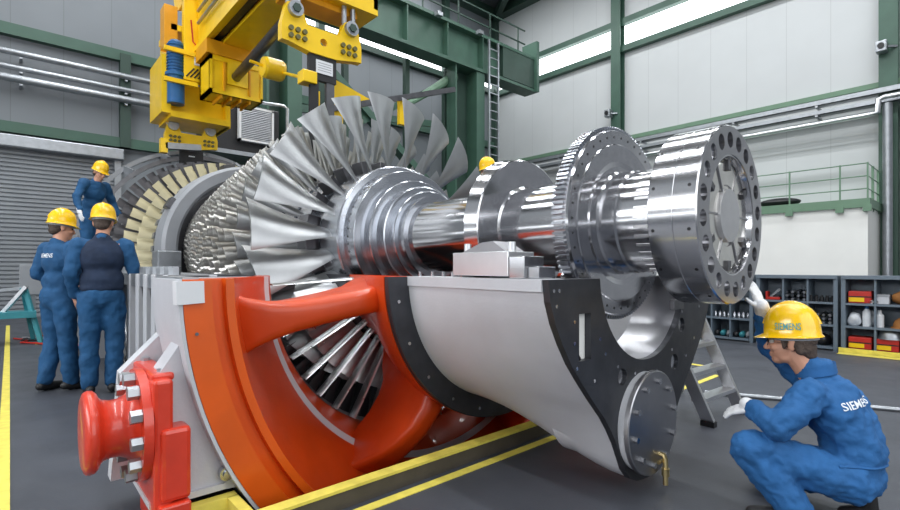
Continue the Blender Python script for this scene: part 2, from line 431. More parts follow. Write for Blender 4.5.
while z < 9: MB().box(-11.61, -11.57, 12.15, 12.6, z-.015, z+.015).build('rung', 'galv', ld); z += .3
tr = empty('steel_truss', (-12.6, 8, 0), 'green diagonal steel bracing between the crane columns', 'truss')
for p0, p1, w_ in (((-12.6, 5.5, 7.7), (-12.6, 10.8, 3.6), .34), ((-12.6, 5.4, 4.2), (-12.6, 10.9, 7.4), .14), ((-12.6, 5.5, 5.5), (-12.6, 10.8, 6.05), .08), ((-12.6, 5.5, 3.2), (-12.6, 10.9, 3.4), .25)):
    MB().bar(p0, p1, w_, .2).build('brace', 'green_paint', tr)
for y in (7.2, 9.4): MB().bar((-12.6, y, 0), (-12.6, y, 7.86), .16, .16).build('post', 'green_dark', tr)
MB().tube([(-12.3, 8.9, 6.15), (-12.3, 9.5, 6.5), (-12.3, 11.2, 7.7)], [.07, .10, .17], 10).build('support_arm', 'green_rail', tr)
gp = empty('gallery_platform', (-14, 15.5, 3.0), 'grey gallery platform with handrail in the far hall corner', 'platform')
MB().box(-15.8, -10.2, 15.6, 17.1, 2.9, 3.05).build('deck', 'galv', gp)
for x in (-15, -13.8, -12.6, -11.4, -10.3): MB().box(x-.03, x+.03, 15.6, 15.66, 0, 4.2).build('railing_post', 'galv', gp)
for z in (3.6, 4.2): MB().box(-15.7, -10.2, 15.6, 15.65, z-.025, z+.025).build('rail', 'galv', gp)
MB().box(-14.6, -13.6, 16, 16.6, 3.05, 5.0).build('switch_box', 'galv', gp)
# fan heater on the column
fh = empty('fan_heater', (-11.5, 4.2, 3.9), 'black fan heater with white louvred grille beside the green column', 'heater')
MB().box(-12.0, -11.6, 3.1, 4.85, 3.85, 5.0, .03).build('housing', 'black', fh)
MB().box(-11.62, -11.55, 3.9, 4.62, 4.16, 4.88).build('louver_back', 'dark_steel', fh)
lv = MB()
for i in range(17): lv.box(-11.56, -11.48, 3.92, 4.60, 4.19+i*.041, 4.21+i*.041)
lv.build('louver_grille', 'alu', fh)
lf = MB().box(-11.58, -11.46, 3.86, 3.91, 4.12, 4.92).box(-11.58, -11.46, 4.61, 4.66, 4.12, 4.92).box(-11.58, -11.46, 3.86, 4.66, 4.88, 4.93).box(-11.58, -11.46, 3.86, 4.66, 4.12, 4.17)
lf.build('louver_frame', 'white', fh)
MB().tube([(-11.3, 4.92, 3.6), (-11.3, 4.92, 5.0), (-11.35, 4.85, 5.07), (-11.5, 4.2, 5.07)], .04, 8).build('supply_pipe', 'galv', fh)
MB().box(-12.2, -11.3, 2.9, 5.3, 3.74, 3.83).build('bracket', 'galv', fh)
MB().box(-12.4, -12.0, 3.3, 4.9, 0, 3.8).build('mast', 'green_dark', fh)

# ---- floor markings and curb
def marking(x0, x1, y0, y1):
    return struct(MB().box(x0, x1, y0, y1, 0, .004).build('floor_marking', 'floor_yellow'))
marking(-14, -1.0, -.06, .0)
marking(-2.17, -2.11, .9, 6.0)
marking(-8.6, -8.45, 1.1, 1.9)
marking(-10.4, -10.25, .3, 1.3)
marking(-1.55, 4, 8.78, 8.92)
marking(-3.2, -2.4, 6.4, 6.48)
cb = empty('pit_curb', (-2.25, 2.6, 0), 'yellow-topped steel curb along the pit edge under the casing', 'curb')
MB().box(-2.285, -2.21, .8, 4.6, .09, .105).build('top_strip', 'floor_yellow', cb)
MB().box(-2.28, -2.215, .8, 4.6, 0, .09).build('upstand', 'curb_dark', cb)
MB().box(-2.52, -2.285, .79, .84, 0, .10).build('side_bar', 'floor_yellow', cb)
MB().box(-2.57, -2.51, .30, .84, .02, .10).build('rear_bar', 'floor_yellow', cb)
pl = MB().tube([(-1.9, 5.0, .02), (-1.4, 5.25, .02), (-.5, 5.65, .02), (1, 6.3, .02)], .018, 8).build('floor_conduit', 'galv')
thing(pl, 'thin grey conduit lying across the dark floor behind the crouching worker', 'pipe')

# ================================================================== ROTOR
ro = empty('turbine_rotor', (-3.8, Y0, ZR), 'huge polished bladed turbine rotor hanging above the open lower casing', 'rotor')
# main shaft
sp = [(-1.115, 0), (-1.115, .285), (-1.36, .285), (-1.37, .292), (-1.46, .292), (-1.47, .30), (-1.6, .30), (-1.6, .285), (-2.19, .285), (-2.2, .30), (-2.33, .30), (-2.34, .285), (-2.9, .29), (-3.2, .30), (-3.3, .31), (-3.3, 0)]
MB().lathe(sp, c=CR, n=96).build('shaft', 'steel', ro)
sl = MB()
for k_ in range(36):
    t = 2*pi*k_/36
    a_ = Vector((0, cos(t), sin(t))); b_ = Vector((0, -sin(t), cos(t)))
    p0 = Vector((-1.265, Y0, ZR))+a_*.2845; p1 = Vector((-1.165, Y0, ZR))+a_*.2845
    sl.bar(p0, p1, .014, .006, up=a_)
split(sl.build('balance_slot', 'steel_satin', ro))
# coupling flange
fx = -.886; rf = .4448
cf = MB().lathe([(fx-.225, .28), (fx-.225, rf-.004), (fx-.221, rf), (fx-.11, rf), (fx-.108, rf-.002), (fx-.105, rf), (fx-.006, rf), (fx, rf-.006), (fx-.008, rf-.006), (fx-.14, .28)], c=CR, n=96)
cfo = cf.build('coupling_flange', 'steel', ro)
TX = lambda x0: (lambda u, v, w: Vector((x0+w, Y0+u, ZR+v)))
NH = 20
holes = [circle(.372*cos(2*pi*k/NH+.1), .372*sin(2*pi*k/NH+.1), .039, 20) for k in range(NH)]
MB().prism([circle(0, 0, rf-.006, 96), circle(0, 0, .30, 64)]+holes, TX(fx-.06), .06).build('bolt_face', 'steel_face', cfo)
MB().lathe([(fx-.07, .29), (fx-.07, rf-.02), (fx-.065, rf-.02), (fx-.065, .29)], c=CR, n=64).build('hole_floor', 'dark_steel', cfo)
MB().lathe([(fx-.02, .306), (fx-.004, .302), (fx-.004, .292), (fx-.035, .285), (fx-.035, .30)], c=CR, n=72).build('recess_ring', 'steel', cfo)
MB().lathe([(fx-.045, 0), (fx-.045, .29), (fx-.04, .29), (fx-.028, .262), (fx-.028, .155), (fx-.034, .15), (fx-.034, 0)], c=CR, n=72, closed=False).build('recess_plate', 'steel_bright', cfo)
MB().lathe([(fx-.034, 0), (fx-.034, .135), (fx-.012, .132), (fx-.010, 0)], c=CR, n=48, closed=False).build('hub_cap', 'steel_satin', cfo)
lug = MB().box(-.015, .015, -.017, .017, .225, .278, .004)
lg = lug.build('lug', 'dark_steel', cfo, local=True); lg.location = Vector((fx-.028, Y0, ZR))-org(cfo)
for k_ in range(1, 6):
    c_ = lg.copy(); COL.objects.link(c_); c_.parent = cfo; c_.rotation_euler = (k_*pi/3, 0, 0)
for k_ in range(6):
    c_ = MB().box(-.004, .006, -.004, .004, .13, .28).build('rib', 'steel_face', cfo, local=True); c_.location = lg.location; c_.rotation_euler = (k_*pi/3+pi/6, 0, 0)
for k_ in (2, 7, 8, 13, 16):
    t = 2*pi*k_/NH+.1
    MB().cyl((fx-.06, Y0+.372*cos(t), ZR+.372*sin(t)), (fx-.012, Y0+.372*cos(t), ZR+.372*sin(t)), .034, n=20).build('coupling_bolt', 'steel', cfo)
dh = MB()
for k_ in range(14):
    t = 2*pi*k_/14+.2
    a_ = Vector((0, cos(t), sin(t)))
    for x in (fx-.20, fx-.035): dh.cyl(Vector((x, Y0, ZR))+a_*(rf-.003), Vector((x, Y0, ZR))+a_*(rf+.0012), .008, n=10)
split(dh.build('rim_hole', 'black', cfo))
# toothed disc
td = MB().lathe([(-1.49, .285), (-1.49, .33), (-1.485, .36), (-1.482, .455), (-1.488, .46), (-1.488, .535), (-1.50, .542), (-1.50, .545), (-1.57, .545), (-1.575, .54), (-1.58, .30)], c=CR, n=96).build('toothed_disc', 'steel', ro)
tt = MB(); NT = 132
for k_ in range(NT):
    t = 2*pi*k_/NT
    a_ = Vector((0, cos(t), sin(t)))
    tt.bar(Vector((-1.502, Y0, ZR))+a_*.552, Vector((-1.572, Y0, ZR))+a_*.552, .0135, .026, up=a_)
tt.build('gear_teeth', 'steel_ring', td)
tb = MB()
for k_ in range(40):
    t = 2*pi*k_/40
    tb.cyl((-1.488, Y0+.50*cos(t), ZR+.50*sin(t)), (-1.4865, Y0+.50*cos(t), ZR+.50*sin(t)), .007, n=8)
split(tb.build('rim_hole', 'black', td))
MB().lathe([(-2.2, .285), (-2.2, .478), (-2.206, .486), (-2.306, .503), (-2.312, .497), (-2.312, .285)], c=CR, n=96).build('thrust_disc', 'steel', ro)
# stepped hub
hp = [(-3.17, .30), (-3.17, .345), (-3.24, .35), (-3.24, .385), (-3.245, .39), (-3.31, .39), (-3.31, .43), (-3.315, .44), (-3.415, .44), (-3.42, .50), (-3.425, .505), (-3.50, .505), (-3.505, .595), (-3.51, .60), (-3.655, .61), (-3.66, .655), (-3.67, .667), (-3.71, .668), (-3.72, .62), (-3.72, .30)]
MB().lathe(hp, c=CR, n=96).build('stepped_hub', 'steel_ring', ro)
sd = MB()
for k_ in range(60):
    t = 2*pi*k_/60
    a_ = Vector((0, cos(t), sin(t)))
    sd.cyl(Vector((-3.59, Y0, ZR))+a_*.60, Vector((-3.59, Y0, ZR))+a_*.608, .008, n=8)
split(sd.build('hub_hole', 'black', ro))
# compressor drum
NST = 15
sx = [-3.84, -4.34]
for i in range(2, NST): sx.append(sx[-1]-(.32-.0105*i))
k_ = (7.50-4.34)/(sx[1]-sx[-1]); sx = [sx[0]]+[-4.34+(q+4.34)*k_ for q in sx[1:]]
def r_tip(i): return 1.327+(.905-1.327)*(i/(NST-1))**.92
def r_hub(i): return .655+(.80-.655)*min(1, i/9)
drum = [(-3.72, .3), (-3.72, .64)]
for i in range(NST):
    c_ = .13-.003*i; h = r_hub(i)
    drum += [(sx[i]+c_, h), (sx[i]-c_, h+.004)]
    if i < NST-1:
        h2 = (h+r_hub(i+1))/2-.05
        drum += [(sx[i]-c_-.01, h2), (sx[i+1]+c_*.95+.01, h2)]
drum += [(-7.7, .8), (-7.7, .3)]
MB().lathe(drum, c=CR, n=96).build('compressor_drum', 'steel_ring', ro)
def blade_mesh(r0, r1, c0, c1, s0, s1, th, ns, nc, camber=.10, lean=0.0):
    """radial span along +Z, chord in X/Y plane"""
    mb = MB(); rings = []
    for i in range(ns+1):
        t = i/ns; r = r0+(r1-r0)*t; c = c0+(c1-c0)*t; s = s0+(s1-s0)*t**.8; tk = th*(1-.6*t)
        ring = []
        us = [cos(pi*k/nc) for k in range(nc+1)]
        for sgn in (1, -1):
            seq = us if sgn == 1 else us[::-1][1:-1]
            for u in seq:
                q = u*.5*c; w = sgn*tk*.5*sqrt(max(0, 1-u*u))**.8*c + camber*c*(1-u*u)
                dx, dy = cos(s), -sin(s)
                ring.append(Vector((q*dx-w*dy, q*dy+w*dx+lean*t, r)))
        rings.append(ring)
    mb.rings(rings)
    return mb
NB = [22, 32, 46, 60, 62, 64, 66, 68, 70, 72, 74, 76, 78, 80, 82]
cnt = 0; stuff_b = MB()
for i in range(NST):
    h = r_hub(i)-.01; tp = r_tip(i); n = NB[i]
    pit_ = 2*pi*tp/n
    if i == 0: bm_ = blade_mesh(h, tp, .17, .47, R(24), R(66), .11, 14, 8, .10)
    elif i == 1: bm_ = blade_mesh(h, tp-.03, .15, .26, R(26), R(62), .10, 8, 6, .12)
    else: bm_ = blade_mesh(h, tp, .15-.004*i, .17-.005*i, R(32), R(52), .11, 4 if i < 6 else 3, 4, .12)
    if i <= 2:
        b0 = bm_.build('compressor_blade', 'blade_big' if i < 2 else 'blade', ro, local=True, sharp=50)
        off = Vector((sx[i], Y0, ZR))-org(ro)
        me = b0.data
        for k_ in range(n):
            o = b0 if k_ == 0 else b0.copy()
            if k_: COL.objects.link(o)
            o.parent = ro; o.location = off; o.rotation_euler = (2*pi*(k_+.28)/n, 0, 0); cnt += 1
    else:
        base = [v.copy() for v in bm_.v]
        for k_ in range(n):
            M = Matrix.Translation((sx[i], Y0, ZR)) @ Matrix.Rotation(2*pi*k_/n+i*.37, 4, 'X')
            stuff_b.add([M @ v for v in base], bm_.f, False)
            stuff_b.sm[-len(bm_.f):] = bm_.sm
o = stuff_b.build('compressor_blade_rows', 'blade', ro, sharp=50, weld=False); o['kind'] = 'stuff'
# dark platform blocks between the first two rows
pb = MB().box(-.09, .09, -.05, .05, -.06, .07, .006).build('root_block', 'dark_steel', ro, local=True)
off = Vector(((sx[0]+sx[1])/2-.02, Y0, ZR))-org(ro)
for v in pb.data.vertices: v.co.z += .70
for k_ in range(22):
    o = pb if k_ == 0 else pb.copy()
    if k_: COL.objects.link(o)
    o.parent = ro; o.location = off; o.rotation_euler = (2*pi*(k_+.75)/22, 0, 0)
# turbine end
MB().lathe([(-7.7, .3), (-7.7, .95), (-7.95, 1.02), (-8.02, 1.06), (-8.3, 1.06), (-8.3, 1.02), (-8.42, 1.02), (-8.42, 1.08), (-8.72, 1.08), (-8.72, 1.02), (-8.85, 1.02), (-8.85, 1.10), (-9.15, 1.10), (-9.15, 1.04), (-9.25, 1.04), (-9.25, 1.10), (-9.6, 1.10), (-9.6, .3)], c=CR, n=96).build('turbine_drum', 'dark_steel', ro)
hw = MB().lathe([(-7.80, .95), (-7.80, 1.14), (-8.02, 1.17), (-8.02, .95)], c=CR, n=80).build('joint_band', 'machinery', ro)
nb_ = MB().box(-.06, .07, -.045, .045, 1.12, 1.22, .01).build('clamp_block', 'machinery', ro, local=True)
for k_ in range(40):
    o = nb_ if k_ == 0 else nb_.copy()
    if k_: COL.objects.link(o)
    o.location = Vector((-7.86, Y0, ZR))-org(ro); o.rotation_euler = (2*pi*k_/40, 0, 0)
TB = [(-8.16, 1.05, 1.345, 'cream_blade', 50), (-8.56, 1.07, 1.46, 'cream_blade', 50), (-9.0, 1.09, 1.535, 'grey_blade', 56), (-9.42, 1.09, 1.62, 'grey_blade', 60)]
tst = MB()
for i, (x, h, tp, mm, n) in enumerate(TB):
    bm_ = blade_mesh(h, tp, .16, .17, R(48), R(62), .14, 4, 5, .12)
    if i < 2:
        b0 = bm_.build('turbine_blade', mm, ro, local=True, sharp=50)
        for k_ in range(n):
            o = b0 if k_ == 0 else b0.copy()
            if k_: COL.objects.link(o)
            o.location = Vector((x, Y0, ZR))-org(ro); o.rotation_euler = (2*pi*(k_+.3*i)/n, 0, 0)
    else:
        for k_ in range(n):
            M = Matrix.Translation((x, Y0, ZR)) @ Matrix.Rotation(2*pi*k_/n, 4, 'X')
            tst.add([M @ v for v in bm_.v], bm_.f, True)
o = tst.build('turbine_blade_rows', 'grey_blade', ro, sharp=50, weld=False); o['kind'] = 'stuff'
MB().cyl((-9.6, Y0, ZR), (-10.6, Y0, ZR), .32, n=40).build('rear_shaft', 'steel', ro)

# inner casing ring around the rotor waist
ir = empty('inner_ring', (-7.35, Y0, ZS), 'wide pale grey ring around the rotor behind the compressor blades', 'ring')
MB().lathe([(-7.27, 1.02), (-7.25, 1.05), (-7.25, 1.175), (-7.29, 1.215), (-7.62, 1.23), (-7.66, 1.19), (-7.66, 1.02)], c=CR, n=96).build('band', 'cast_grey_mid', ir)
for y, z in ((Y0-1.13, 1.05), (Y0+1.13, 1.05)):
    MB().box(-7.55, -7.2, y-.14, y+.14, ZS, ZS+.28, .015).build('support_lug', 'galv', ir)
lk = MB().box(-.1, .1, -.08, .08, 1.18, 1.275, .01).build('seal_clamp', 'dark_steel', ir, local=True)
for k_ in range(8):
    o = lk if k_ == 0 else lk.copy()
    if k_: COL.objects.link(o)
    o.location = Vector((-7.45, Y0, ZR))-org(ir); o.rotation_euler = (2*pi*(k_+.35)/8, 0, 0)
# exhaust ring halves behind
er = empty('exhaust_ring', (-9.9, Y0, ZS), 'grey arched half ring standing over the turbine end behind the blades', 'ring')
MB().lathe([(-9.66, 1.70), (-9.66, 1.77), (-9.8, 1.77), (-9.8, 1.70)], c=CR, a0=0, a1=pi, n=64).build('inner_arch', 'dark_steel', er)
MB().lathe([(-10.05, 1.86), (-10.05, 1.93), (-10.2, 1.93), (-10.2, 1.86)], c=CR, a0=0, a1=pi, n=64).build('outer_arch', 'cast_grey_mid', er)
for k_ in range(9):
    t = pi*(k_+.5)/9
    a_ = Vector((0, cos(t), sin(t)))
    MB().bar(Vector((-9.75, Y0, ZR))+a_*1.74, Vector((-10.12, Y0, ZR))+a_*1.89, .06, .12).build('web', 'galv', er)
pc = empty('lifting_bracket', (-9.4, 1.9, 3.1), 'grey curved bracket with yellow end piece on top of the turbine end', 'bracket')
MB().bar((-9.4, 1.95, 3.28), (-9.4, 2.5, 3.33), .14, .10).build('arm', 'galv', pc)
MB().box(-9.47, -9.33, 1.88, 1.98, 3.16, 3.40).build('end_piece', 'yellow', pc)

# ================================================================== CASING (lower half)
ca = empty('turbine_casing', (-4, Y0, -.9), 'open lower half of the turbine casing, grey outside with orange inlet', 'casing')
A0, A1 = pi, 2*pi
duct = [(-2.5, 2.025), (-2.5, 1.968), (-2.555, 1.962), (-2.555, 1.93), (-2.525, 1.925), (-2.525, 1.90)]
cv = [(-2.60, 1.845), (-2.70, 1.785), (-2.82, 1.71), (-2.95, 1.60), (-3.10, 1.49), (-3.25, 1.40), (-3.40, 1.33), (-3.55, 1.30)]
MB().lathe([(-2.5, 2.094), (-2.5, 1.968), (-2.575, 1.962), (-2.575, 1.90), (-2.53, 1.895), (-2.53, 1.855), (-2.60, 1.845), (-2.62, 2.08)], c=CC, a0=A0, a1=A1, n=72).build('inlet_face_ring', 'orange', ca)
od = MB(); pr = cv+[(-3.55, 1.36), (-3.2, 1.5), (-2.8, 1.82), (-2.62, 2.04)]
od.slathe(cv, c=CC, a0=A0, a1=A1, n=72)
od.slathe([(-3.55, 1.30), (-3.55, 1.38), (-3.2, 1.52), (-2.8, 1.84), (-2.62, 2.06)], c=CC, a0=A0, a1=A1, n=72)
for yy in (-1, 1):
    pts = [(h, Y0+yy*r, ZS) for h, r in pr]
    od.add(pts, [tuple(t) for t in tessellate_polygon([[Vector((h, r, 0)) for h, r in pr]])])
od.build('inlet_duct', 'orange_shaded', ca, sharp=40)
MB().lathe([(-2.502, 2.096), (-2.502, 2.112), (-3.05, 2.112), (-3.05, 2.06), (-3.15, 1.44), (-3.08, 1.52), (-2.95, 1.95), (-2.65, 2.095)], c=CC, a0=A0, a1=A1, n=72).build('inlet_shell', 'cast_grey', ca)
hub = [(-2.455, .87), (-2.455, 1.02), (-2.60, 1.0), (-2.75, .95), (-2.95, .84), (-3.15, .74), (-3.35, .665), (-3.5, .64), (-3.5, .58), (-2.9, .70)]
MB().slathe(hub, c=CC, a0=A0, a1=A1, n=56, loop=True).build('inlet_hub', 'orange_shaded', ca, sharp=50)
# struts
def strut(deg, half, name='strut'):
    mb = MB(); rings = []
    A_ = ((.60, 1.9, -2.62, -3.42), (.74, 1.7, -2.60, -3.36), (.88, 1.4, -2.58, -3.30), (.97, 1.15, -2.56, -3.24), (1.08, 1.0, -2.56, -3.22), (1.22, 1.0, -2.60, -3.24), (1.35, 1.05, -2.68, -3.30), (1.46, 1.25, -2.78, -3.30), (1.56, 1.7, -2.88, -3.24), (1.64, 2.4, -2.97, -3.2))
    B_ = ((.62, 1.6, -2.62, -3.35), (.80, 1.4, -2.60, -3.25), (.90, 1.15, -2.57, -3.2), (.97, 1.0, -2.55, -3.15), (1.15, .95, -2.55, -3.1), (1.35, .98, -2.56, -3.05), (1.52, 1.1, -2.59, -3.0), (1.64, 1.35, -2.62, -2.95), (1.73, 1.75, -2.67, -2.9), (1.80, 2.3, -2.72, -2.86), (1.86, 2.6, -2.78, -2.86))
    for r, f_, xf, xb in (B_ if abs(deg-270) > 60 else A_):
        hw_ = half*f_
        t = R(deg); a = Vector((0, cos(t), sin(t))); b = Vector((0, -sin(t), cos(t)))
        ring = []; cr_ = min(.06, hw_*.8)
        sec = []
        for k_ in range(5):
            q = pi/2*k_/4; sec.append((xf-cr_+cr_*sin(q), hw_-cr_+cr_*cos(q)))
        sec2 = [(x_, -y_) for x_, y_ in sec[::-1]]
        full = sec+sec2+[((xb+.10), -hw_*.8), (xb, 0), ((xb+.10), hw_*.8)]
        for x_, y_ in full:
            q = Vector((x_, Y0, ZS))+a*r+b*y_; q.z = min(q.z, ZS-.003); ring.append(q)
        rings.append(ring)
    mb.rings(rings)
    return mb.build(name, 'orange_shaded', ca, sharp=40)
for dg, hf in ((188.3, .082), (239.5, .085), (300.5, .085), (351.7, .082)): strut(dg, hf)
# inlet guide vanes
gv = MB(); ring = []
v0 = blade_mesh(.63, 1.31, .085, .085, R(8), R(8), .34, 3, 5, .02).build('guide_vane', 'vane', ca, local=True, sharp=50)
NV = 22
for k_ in range(NV):
    o = v0 if k_ == 0 else v0.copy()
    if k_: COL.objects.link(o)
    o.parent = ca; o.location = Vector((-3.44, Y0, ZS))-org(ca)
    ang = pi+pi*(k_+.35)/NV      # direction angle in YZ
    o.rotation_euler = (ang-pi/2, 0, 0)
MB().lathe([(-3.53, 1.29), (-3.45, 1.335), (-3.39, 1.345), (-3.36, 1.36), (-3.40, 1.37), (-3.6, 1.37), (-3.6, 1.29)], c=CC, a0=A0, a1=A1, n=72).build('vane_ring', 'galv', ca)
MB().lathe([(-3.55, .60), (-3.55, .64), (-3.8, .66), (-4.0, .66), (-4.0, .60)], c=CC, a0=A0, a1=A1, n=48).build('vane_hub', 'blued', ca)
# first stator row seen dark in the opening
v2 = blade_mesh(.66, 1.03, .17, .20, R(62), R(66), .05, 3, 4, .06).build('inner_vane', 'vane', ca, local=True, sharp=50)
for k_ in range(20):
    o = v2 if k_ == 0 else v2.copy()
    if k_: COL.objects.link(o)
    o.parent = ca; o.location = Vector((-3.66, Y0, ZS))-org(ca); o.rotation_euler = (pi+pi*(k_+1.55)/22-pi/2, 0, 0)
v1 = blade_mesh(.95, 1.33, .10, .18, R(-40), R(-64), .1, 5, 4, -.14).build('stator_vane', 'grey_blade', ca, local=True, sharp=50)
for k_ in range(20):
    o = v1 if k_ == 0 else v1.copy()
    if k_: COL.objects.link(o)
    o.parent = ca; o.location = Vector((-3.86, Y0, ZS))-org(ca); o.rotation_euler = (pi+pi*(k_+.6)/20-pi/2, 0, 0)
MB().lathe([(-3.6, 1.37), (-3.6, 1.42), (-4.2, 1.44), (-7.4, 1.05), (-7.4, 1.0), (-4.2, 1.34)], c=CC, a0=A0, a1=A1, n=64).build('compressor_liner', 'blued', ca)
# compressor and turbine shells
MB().lathe([(-4.3, 1.42), (-4.3, 1.60), (-7.3, 1.55), (-7.3, 1.28), (-7.2, 1.05), (-4.4, 1.36)], c=CC, a0=A0, a1=A1, n=64).build('compressor_shell', 'cast_grey_mid', ca)
for x, r_ in ((-4.20, 1.79), (-4.62, 1.78), (-4.95, 1.78), (-5.3, 1.78), (-6.0, 1.74), (-6.7, 1.74), (-7.3, 1.74)):
    f_ = MB().lathe([(x, 1.50), (x, r_), (x-.13, r_), (x-.13, 1.50)], c=CC, a0=A0, a1=A1, n=64).build('shell_flange', 'cast_grey_mid', ca)
MB().lathe([(-7.43, 1.30), (-7.43, 1.78), (-10.3, 2.16), (-10.3, 1.80), (-7.55, 1.30)], c=CC, a0=A0, a1=A1, n=64).build('turbine_shell', 'cast_grey_mid', ca)
for x in (-8.1, -8.9, -9.7, -10.3): MB().lathe([(x, 1.74), (x, 2.2), (x-.12, 2.2), (x-.12, 1.74)], c=CC, a0=A0, a1=A1, n=64).build('shell_flange', 'cast_grey_mid', ca)
for x in (-4.2, -4.62, -4.95, -5.3, -5.75):
    MB().box(x-.13, x, .88, 1.35, .15, ZS-.003, .008).build('flange_cheek', 'cast_grey', ca)
for s_ in (-1, 1): MB().box(-10.3, -7.45, Y0+s_*1.75-.22, Y0+s_*1.75+.22, ZS-.12, ZS-.002).build('joint_flange', 'galv', ca)
# joint flange machined strips
for s_ in (-1, 1):
    y_ = Y0+s_*1.62
    MB().box(-7.3, -4.3, y_-.17, y_+.17, ZS-.12, ZS-.002).build('joint_flange', 'galv', ca)
    jb = MB().cyl((0, 0, 0), (0, 0, .07), .045, n=6).build('joint_bolt', 'galv', ca, local=True)
    for k_ in range(10):
        o = jb if k_ == 0 else jb.copy()
        if k_: COL.objects.link(o)
        o.location = Vector((-4.5-k_*.3, Y0+s_*1.68, ZS-.004))-org(ca)
# pale protection pad at the ring edge
pa = MB().lathe([(-2.488, 2.005), (-2.488, 2.122), (-2.56, 2.122), (-2.56, 2.114), (-2.498, 2.114), (-2.498, 2.005)], c=CC, a0=pi+.004, a1=pi+.055, n=6)
pa.build('corner_pad', 'white', ca)['label'] = 'white pad on the ring corner'
MB().cyl((-2.498, Y0+2.05*cos(pi+.125), ZS+2.05*sin(pi+.125)), (-2.494, Y0+2.05*cos(pi+.125), ZS+2.05*sin(pi+.125)), .008, n=10).build('rim_hole', 'dark_steel', ca)
# joint top plate near the ring
MB().box(-3.05, -2.52, Y0-2.09, Y0-2.02, ZS-.05, ZS+.010).build('joint_strip', 'galv', ca)
# foot gussets
TG = lambda x0: (lambda u, v, w: Vector((x0+w, u, v)))
MB().prism([[(.60, .86), (.52, .74), (.52, .14), (.92, .10), (.86, .5), (.74, .86)]], TG(-2.74), .15).build('foot_plate', 'cast_grey', ca)
MB().prism([[(.72, .99), (.42, .68), (.38, .14), (.9, .14), (.85, .97)]], TG(-3.10), .1).build('foot_plate', 'cast_grey', ca)
MB().box(-3.1, -2.57, .47, .80, .12, .15).build('foot_shelf', 'cast_grey', ca)
MB().prism([[(.0, .0), (.0, .42), (-.02, .42), (-.02, 0)]], lambda u, v, w: Vector((-3.0+w, .56+u, .15+v)), .3).build('foot_side', 'cast_grey', ca)
pg = MB().cyl((-2.58, .80, .205), (-2.54, .80, .205), .035, n=20).cyl((-2.56, .80, .205), (-2.53, .80, .205), .02, n=16).build('lifting_plug', 'steel_ring', ca)
MB().lathe([(-1.4, 0), (-1.4, .13), (.10, .13), (.10, .15), (.14, .15), (.14, 0)], axis='Z', c=(-2.95, .86, 0), n=32).build('support_column', 'black', ca)
# trunnion
trn = MB().slathe([(.235, 0), (.235, .10), (.238, .155), (.246, .178), (.262, .187), (.280, .184), (.294, .170), (.302, .150), (.315, .138), (.345, .130), (.375, .132), (.405, .145), (.425, .170), (.44, .20)], axis='Y', c=(-2.75, 0, .475), n=48).build('trunnion', 'red_paint', ca, sharp=80)
MB().lathe([(.438, 0), (.438, .262), (.476, .262), (.476, 0)], axis='Y', c=(-2.75, 0, .475), n=40, closed=False).build('trunnion_flange', 'red_paint', trn)
bt = MB().cyl((0, -.045, 0), (0, 0, 0), .031, n=6).build('flange_bolt', 'galv', trn, local=True)
for k_ in range(12):
    o = bt if k_ == 0 else bt.copy()
    if k_: COL.objects.link(o)
    t = 2*pi*k_/12+.13
    o.location = Vector((-2.75+.225*sin(t), .437, .475+.225*cos(t)))-org(trn); o.rotation_euler = (0, .3*k_, 0)
rb = MB().box(-3.05, -2.50, .476, .555, .10, .715, .015).build('trunnion_bracket', 'red_paint', ca)
MB().box(-2.75, -2.48, .50, .625, .165, .495, .02).build('bracket_block', 'red_paint', rb)
MB().box(-2.9, -2.46, .49, .62, .0, .16, .01).build('bracket_foot', 'red_paint', rb)
MB().box(-3.05, -2.56, .478, .572, .70, .735, .012).build('bracket_cap', 'red_paint', rb)
for x in (-2.95, -2.58): MB().cyl((x-.04, .53, .735), (x-.04, .53, .75), .02, n=6).build('cap_bolt', 'galv', rb)

# ---- bearing housing (grey bell)
XB, XP = -2.45, -1.33
outl = [(.000, .914), (.10, .900), (.20, .862), (.30, .806), (.40, .738), (.50, .650), (.60, .556), (.70, .455), (.78, .390), (.86, .335), (.94, .292), (1.02, .25), (1.08, .19), (1.11, .12), (1.125, 0)]
def outline(f=1.0, half=False):
    Lh = [(-w*f, -d*f) for d, w in outl]; Rh = [(w*f, -d*f) for d, w in outl[:-1]][::-1]
    return Lh+Rh
front = outline(); nF = len(front)
def resample(pts, n):
    L = [0]
    for a, b in zip(pts, pts[1:]): L.append(L[-1]+math.dist(a, b))
    out = []
    for k in range(n+1):
        s = L[-1]*k/n; i = 0
        while i < len(L)-2 and L[i+1] < s: i += 1
        t = (s-L[i])/(L[i+1]-L[i]); out.append((pts[i][0]+(pts[i+1][0]-pts[i][0])*t, pts[i][1]+(pts[i+1][1]-pts[i][1])*t))
    return out
nP = 64
fr = resample(front, nP)
bk = [(.868*cos(pi+pi*k/nP), .868*sin(pi+pi*k/nP)) for k in range(nP+1)]
bell = MB(); ro_, ri_ = [], []
for i in range(13):
    t = i/12; e = t*t*(3-2*t)
    x = XB+.03+(XP-.03-XB-.03)*t
    ring = [(b[0]*(1-e)+f[0]*e, b[1]*(1-e)+f[1]*e) for f, b in zip(fr, bk)]
    ro_.append([Vector((x, Y0+u, ZS+v)) for u, v in ring])
    ri_.append([Vector((x, Y0+u*.86, ZS+v*.90)) for u, v in ring])
bell.rings(ro_, close=False, cap=False); bell.rings(ri_, close=False, cap=False)
for e in (0, -1):
    bell.rings([[r_[e] for r_ in ro_], [r_[e] for r_ in ri_]], close=False, cap=False, smooth=False)
bell.rings([ro_[0], ri_[0]], close=False, cap=False, smooth=False); bell.rings([ro_[-1], ri_[-1]], close=False, cap=False, smooth=False)
